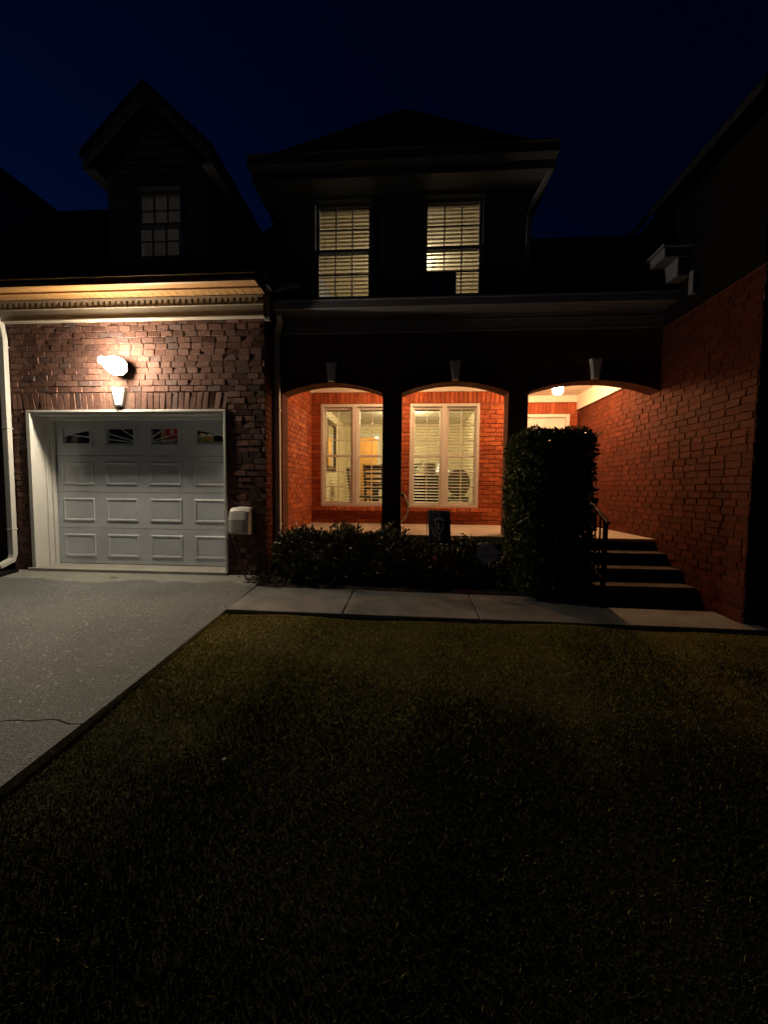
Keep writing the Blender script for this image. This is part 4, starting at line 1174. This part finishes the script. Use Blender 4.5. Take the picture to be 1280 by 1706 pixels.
em.build("emblem", "grey_print", fl)
fl.rotation_euler.z = radians(-14)

ss = thing("security_sign", "dull blue octagonal yard sign on a thin stake beside the tall hedge", "yard sign", (.915, 4.62, -.1))
so_ = MB(); so_.prism([(.917 + .127 * cos(pi / 8 + k * pi / 4), .366 + .127 * sin(pi / 8 + k * pi / 4)) for k in range(8)], lambda p, q, a: (p, a, q), 4.62, 4.628); so_.build("sign_face", "sign_blue", ss, bevel=.002)
sk = MB(); sk.box(.908, .924, 4.629, 4.640, -.2, .40); sk.build("stake", "black_metal", ss)
si = MB()
si.prism([(.905 + .030 * cos(k * pi / 6), .405 + .030 * sin(k * pi / 6)) for k in range(12)], lambda p, q, a: (p, a, q), 4.6185, 4.6198)
si.box(.835, .995, 4.6185, 4.6198, .325, .352)
si.build("sign_mark", "sign_ink", ss)
ss.rotation_euler.z = radians(-16)

hn = thing("house_number_sign", "small dark plaque with the number 741 among the left shrubs", "number sign", (-1.13, 4.58, -.1))
MB().box(-1.24, -1.02, 4.585, 4.60, .215, .355).build("plaque", "black_metal", hn, bevel=.006)
MB().box(-1.138, -1.122, 4.60, 4.612, -.2, .33).build("stake", "black_metal", hn)
tcu = bpy.data.curves.new("digits", "FONT"); tcu.body = "741"; tcu.size = .125; tcu.extrude = .002; tcu.align_x = "CENTER"
to_ = bpy.data.objects.new("digits_source", tcu); C.objects.link(to_)
bpy.context.view_layer.update()
tm = bpy.data.meshes.new_from_object(to_.evaluated_get(bpy.context.evaluated_depsgraph_get()))
bpy.data.objects.remove(to_)
for v in tm.vertices:
    v.co = Vector((-1.13 + v.co.x * .85, 4.5825 + v.co.z * .5, .240 + v.co.y))
tm.materials.clear(); tm.materials.append(M["number_grey"])
hn.rotation_euler.z = radians(-14)
dgo = bpy.data.objects.new("digits", tm); C.objects.link(dgo); dgo.parent = hn; dgo.matrix_parent_inverse = Matrix.Translation(-hn.location)

# ------------------------------------------------------------------ plants
hg = thing("tall_hedge", "tall dark clipped holly hedge between the second pier and the porch steps", "hedge", (1.68, 4.8, -.12))
hx0, hx1, hy0, hy1, hz0, hz1 = 1.20, 2.10, 4.37, 5.26, -.10, 1.84
n = 52000
c = np.array([(hx0 + hx1) / 2, (hy0 + hy1) / 2, (hz0 + hz1) / 2]); hh = np.array([(hx1 - hx0) / 2, (hy1 - hy0) / 2, (hz1 - hz0) / 2])
d = RNG.uniform(-1, 1, (n * 2, 3)) * hh
ins = hh - .18
qd = np.maximum(np.abs(d) - ins, 0)
dist = np.linalg.norm(qd, axis=1)
lump = .022 * np.sin(d[:, 0] * 13 + d[:, 2] * 9) * np.sin(d[:, 1] * 11 - d[:, 2] * 12) + .012 * np.sin(d[:, 0] * 31 + 2) * np.sin(d[:, 2] * 27 + d[:, 1] * 23)
keep = (dist < .18 + lump - .015) & (dist > .02) & (RNG.uniform(0, 1, len(d)) < np.clip((dist / .16) ** 1.5, .08, 1))
d = d[keep][:n]; nn_ = np.where(np.abs(d) > ins, np.sign(d) * (np.abs(d) - ins), 0)
nn_ /= np.linalg.norm(nn_, axis=1)[:, None] + 1e-6
core = RNG.uniform(-1, 1, (9000, 3)) * (hh - .07)
szs = np.concatenate([np.full(len(d), .034), np.full(len(core), .10)])
fast_leaves("foliage", np.concatenate([d, core]) + c, np.concatenate([nn_ + np.array([0, 0, .4]), RNG.normal(0, 1, core.shape)]), szs, "leaf_holly", hg, .55, .7)
tr = MB()
for k in range(7):
    x, y = random.uniform(hx0 + .2, hx1 - .2), random.uniform(hy0 + .2, hy1 - .2)
    tr.tube([(c[0] + (x - c[0]) * .4, c[1] + (y - c[1]) * .4, -.15), (c[0] + (x - c[0]) * .8, c[1] + (y - c[1]) * .8, .7), (x, y, 1.65)], [.03, .022, .008], 6)
tr.build("trunk", "bark", hg)

def shrub(label, cx, cy, rx, ry, top, nleaf, sprigs, mt="leaf_shrub", flowers=0):
    t = thing("shrub", label, "shrub", (cx, cy, -.12), "shrubs along the front of the porch")
    zc, rz = (top - .12) / 2, (top + .12) / 2
    q = RNG.normal(0, 1, (nleaf, 3)); q /= np.linalg.norm(q, axis=1)[:, None]
    rad = RNG.uniform(.45, 1.0, nleaf) ** .5
    lum = 1 + .16 * np.sin(q[:, 0] * 7 + cx * 9) * np.sin(q[:, 2] * 6 + 1) + .10 * np.sin(q[:, 0] * 15 + q[:, 1] * 12)
    pts = q * (rad * lum)[:, None] * np.array([rx, ry, rz]) + np.array([cx, cy, zc])
    nr_ = q + np.array([0, 0, .5])
    P_, N_ = [pts], [nr_]
    tw = MB()
    for s_ in range(sprigs):
        a = random.uniform(-1, 1); b = random.uniform(-1, .6)
        bx, by = cx + rx * .8 * a, cy + ry * .6 * b
        z0 = zc + rz * .75 * sqrt(max(.1, 1 - .7 * a * a))
        hgt = random.uniform(.06, .17); lx, ly = random.uniform(-.06, .06), random.uniform(-.05, .03)
        tw.tube([(bx, by, z0 - .12), (bx + lx * .5, by + ly * .5, z0 + hgt * .5), (bx + lx, by + ly, z0 + hgt)], [.004, .003, .0015], 5)
        k = random.randint(10, 18)
        tt = RNG.uniform(.1, 1, k)[:, None]
        pp_ = np.array([[bx, by, z0 - .05]]) + tt * np.array([[lx, ly, hgt + .05]])
        P_.append(pp_); N_.append(RNG.normal(0, 1, (k, 3)) * .8 + np.array([[0, 0, .5]]))
    fast_leaves("foliage", np.concatenate(P_), np.concatenate(N_), .058, mt, t, .5, .6)
    for k in range(5):
        a = random.uniform(0, 6.28)
        tw.tube([(cx, cy, -.2), (cx + rx * .35 * cos(a), cy + ry * .35 * sin(a), zc), (cx + rx * .7 * cos(a), cy + ry * .7 * sin(a), zc + rz * .5)], [.014, .009, .004], 6)
    tw.build("stems", "bark", t)
    for k in range(flowers):
        f_ = MB(); fx, fy, fz_ = cx + random.uniform(-.1, .15), cy - ry * .95, zc + random.uniform(0, .2)
        for j in range(6):
            w = j * pi / 3
            f_.obox((fx + .016 * cos(w), fy - .01, fz_ + .016 * sin(w)), (.014 * cos(w), .004, .014 * sin(w)), (-.010 * sin(w), 0, .010 * cos(w)), (0, .002, 0))
        f_.build("flower", "pink_petal", t)
    return t
shrub("leafy low shrub against the downspout at the left end of the porch bed", -1.46, 4.98, .36, .30, .58, 2600, 9)
shrub("broad shrub below the left porch window, behind the number plaque", -.86, 5.02, .40, .28, .62, 2800, 10)
shrub("rounded shrub in front of the left brick pier", -.24, 5.0, .38, .30, .60, 2600, 8)
shrub("sprawling shrub with a pink bloom left of the garden flag", .20, 5.0, .30, .30, .42, 1900, 5, flowers=1)
shrub("thin shrub with upright sprigs right of the garden flag", .72, 5.08, .34, .24, .47, 1900, 7)
shrub("small low shrub between the octagonal sign and the tall hedge", 1.10, 4.98, .22, .24, .30, 1100, 3)
wc = thing("weed_clump", "scruffy low weed clump at the corner where the walk meets the driveway", "weeds", (-1.80, 4.72, -.1))
q = RNG.normal(0, 1, (420, 3)) * np.array([.13, .07, .035]); q[:, 2] = np.abs(q[:, 2])
fast_leaves("foliage", q + np.array([-1.80, 4.74, -.085]), q * 6 + np.array([0, 0, .6]), .05, "leaf_shrub", wc, .3, .6)
tw = MB()
for k in range(7):
    a = random.uniform(-.2, .2); tw.tube([(-1.8, 4.74, -.1), (-1.8 + a, 4.72, -.06), (-1.75 + a * 2.2, 4.70, -.09)], [.005, .004, .002], 5)
tw.build("stems", "bark", wc)

# grass: one mesh of blades
def grass():
    n = 470000
    y = .75 + (3.76 - .75) * RNG.uniform(0, 1, n) ** .85
    x = RNG.uniform(-1.915, 1, n) ; half = 1.25 * y + 1.9
    x = RNG.uniform(-1, 1, n) * half
    ok = (x > -1.905) & (x < 5.6)
    x, y = x[ok], y[ok]; n = len(x)
    patch = np.sin(3.1 * x + 1.7 * y) * np.sin(2.3 * y - 1.9 * x + .5) + .5 * np.sin(7 * x + 5 * y) * np.sin(6 * y - 4 * x)
    z = lawn_np(x, y)
    h = (.017 + .006 * patch.clip(-1, 1)) * RNG.uniform(.6, 1.4, n)
    w = RNG.uniform(.0012, .0026, n)
    a = RNG.uniform(0, 2 * pi, n); ln = RNG.uniform(.1, 1.1, n) * h
    b = a + RNG.uniform(.8, 2.2, n)
    p = np.stack([x, y, z - .003], 1)
    sx = np.stack([np.cos(b) * w, np.sin(b) * w, 0 * w], 1)
    mid = p + np.stack([np.cos(a) * ln * .4, np.sin(a) * ln * .4, h * .65], 1)
    tip = p + np.stack([np.cos(a) * ln, np.sin(a) * ln, h], 1)
    V = np.stack([p - sx, p + sx, mid + sx * .8, tip, mid - sx * .8], 1).reshape(-1)
    me = bpy.data.meshes.new("grass")
    me.vertices.add(5 * n); me.vertices.foreach_set("co", V.astype(np.float32))
    idx = (np.arange(n)[:, None] * 5 + np.array([[0, 1, 2, 3, 4]])).reshape(-1)
    me.loops.add(5 * n); me.loops.foreach_set("vertex_index", idx.astype(np.int32))
    me.polygons.add(n); me.polygons.foreach_set("loop_start", (np.arange(n) * 5).astype(np.int32))
    me.update(calc_edges=True)
    me.materials.append(M["grass"]); me.materials.append(M["grass_dim"])
    pr_ = 1 / (1 + np.exp(-((2.45 - y) * 3.0 + (x + .2) * .8 + .8 * patch)))  # share of darkened blades grows toward the camera, as painted fall-off
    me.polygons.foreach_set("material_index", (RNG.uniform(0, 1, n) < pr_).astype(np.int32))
    o = bpy.data.objects.new("grass", me); C.objects.link(o)
    tag(o, "short mown lawn grass dry and brownish by the walk, painted darker where the lamplight fades", "grass", kind="stuff")
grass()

# dropped leaf and petals
def flat_bit(name, label, cat, x, y, z, r, mt, n=9, asp=.6, rot=0, group=None):
    m_ = MB(); vs = [(x, y, z + .006)]
    for k in range(n):
        w = 2 * pi * k / n; rr = r * (1 + .2 * sin(3 * w + 1))
        px, py = rr * cos(w), rr * asp * sin(w)
        vs.append((x + px * cos(rot) - py * sin(rot), y + px * sin(rot) + py * cos(rot), z + .002 + .004 * (k % 2)))
    m_.add(vs, [(0, k + 1, (k + 1) % n + 1) for k in range(n)])
    vb = [(a, b, c_ - .003) for a, b, c_ in vs]
    m_.add(vb, [(0, (k + 1) % n + 1, k + 1) for k in range(n)])
    return tag(m_.build(name, mt), label, cat, group)
flat_bit("dead_leaf", "small dark dead leaf lying on the pale concrete before the garage", "leaf", -3.93, 4.78, interp(DP, 4.78) + .003, .05, "dead_leaf", asp=.45)
flat_bit("fallen_petal", "larger pale petal lying on the lawn", "petal", -.955, 1.86, lawn_z(-.955, 1.86) + .03, .011, "pale_petal", rot=.7, asp=.75)
flat_bit("fallen_petal", "tiny pale petal on the lawn farther up from the larger one", "petal", -.87, 2.07, lawn_z(-.87, 2.07) + .03, .006, "pale_petal", rot=.3)

# ------------------------------------------------------------------ sky
W = bpy.data.worlds.new("World"); S.world = W; W.use_nodes = True
nt = W.node_tree; bg = nt.nodes["Background"]
sky = nt.nodes.new("ShaderNodeTexSky"); sky.sky_type = "NISHITA"; sky.sun_disc = False
sky.sun_elevation = radians(-4); sky.sun_rotation = radians(-60); sky.air_density = 1.0; sky.dust_density = 1.0; sky.ozone_density = 4.0
mx = nt.nodes.new("ShaderNodeMix"); mx.data_type = "RGBA"; mx.blend_type = "MULTIPLY"; mx.inputs["Factor"].default_value = 1
mx.inputs["B"].default_value = (.22, 1.75, 2.2, 1)
nt.links.new(sky.outputs["Color"], mx.inputs["A"]); nt.links.new(mx.outputs["Result"], bg.inputs["Color"])
bg.inputs["Strength"].default_value = .15

S.view_settings.view_transform = "Standard"; S.view_settings.look = "None"; S.view_settings.exposure = 0; S.view_settings.gamma = 1
S.cycles.use_denoising = True
S.cycles.max_bounces = 8; S.cycles.diffuse_bounces = 4; S.cycles.transparent_max_bounces = 12
S.cycles.sample_clamp_indirect = 4.0
S.cycles.caustics_reflective = False; S.cycles.caustics_refractive = False
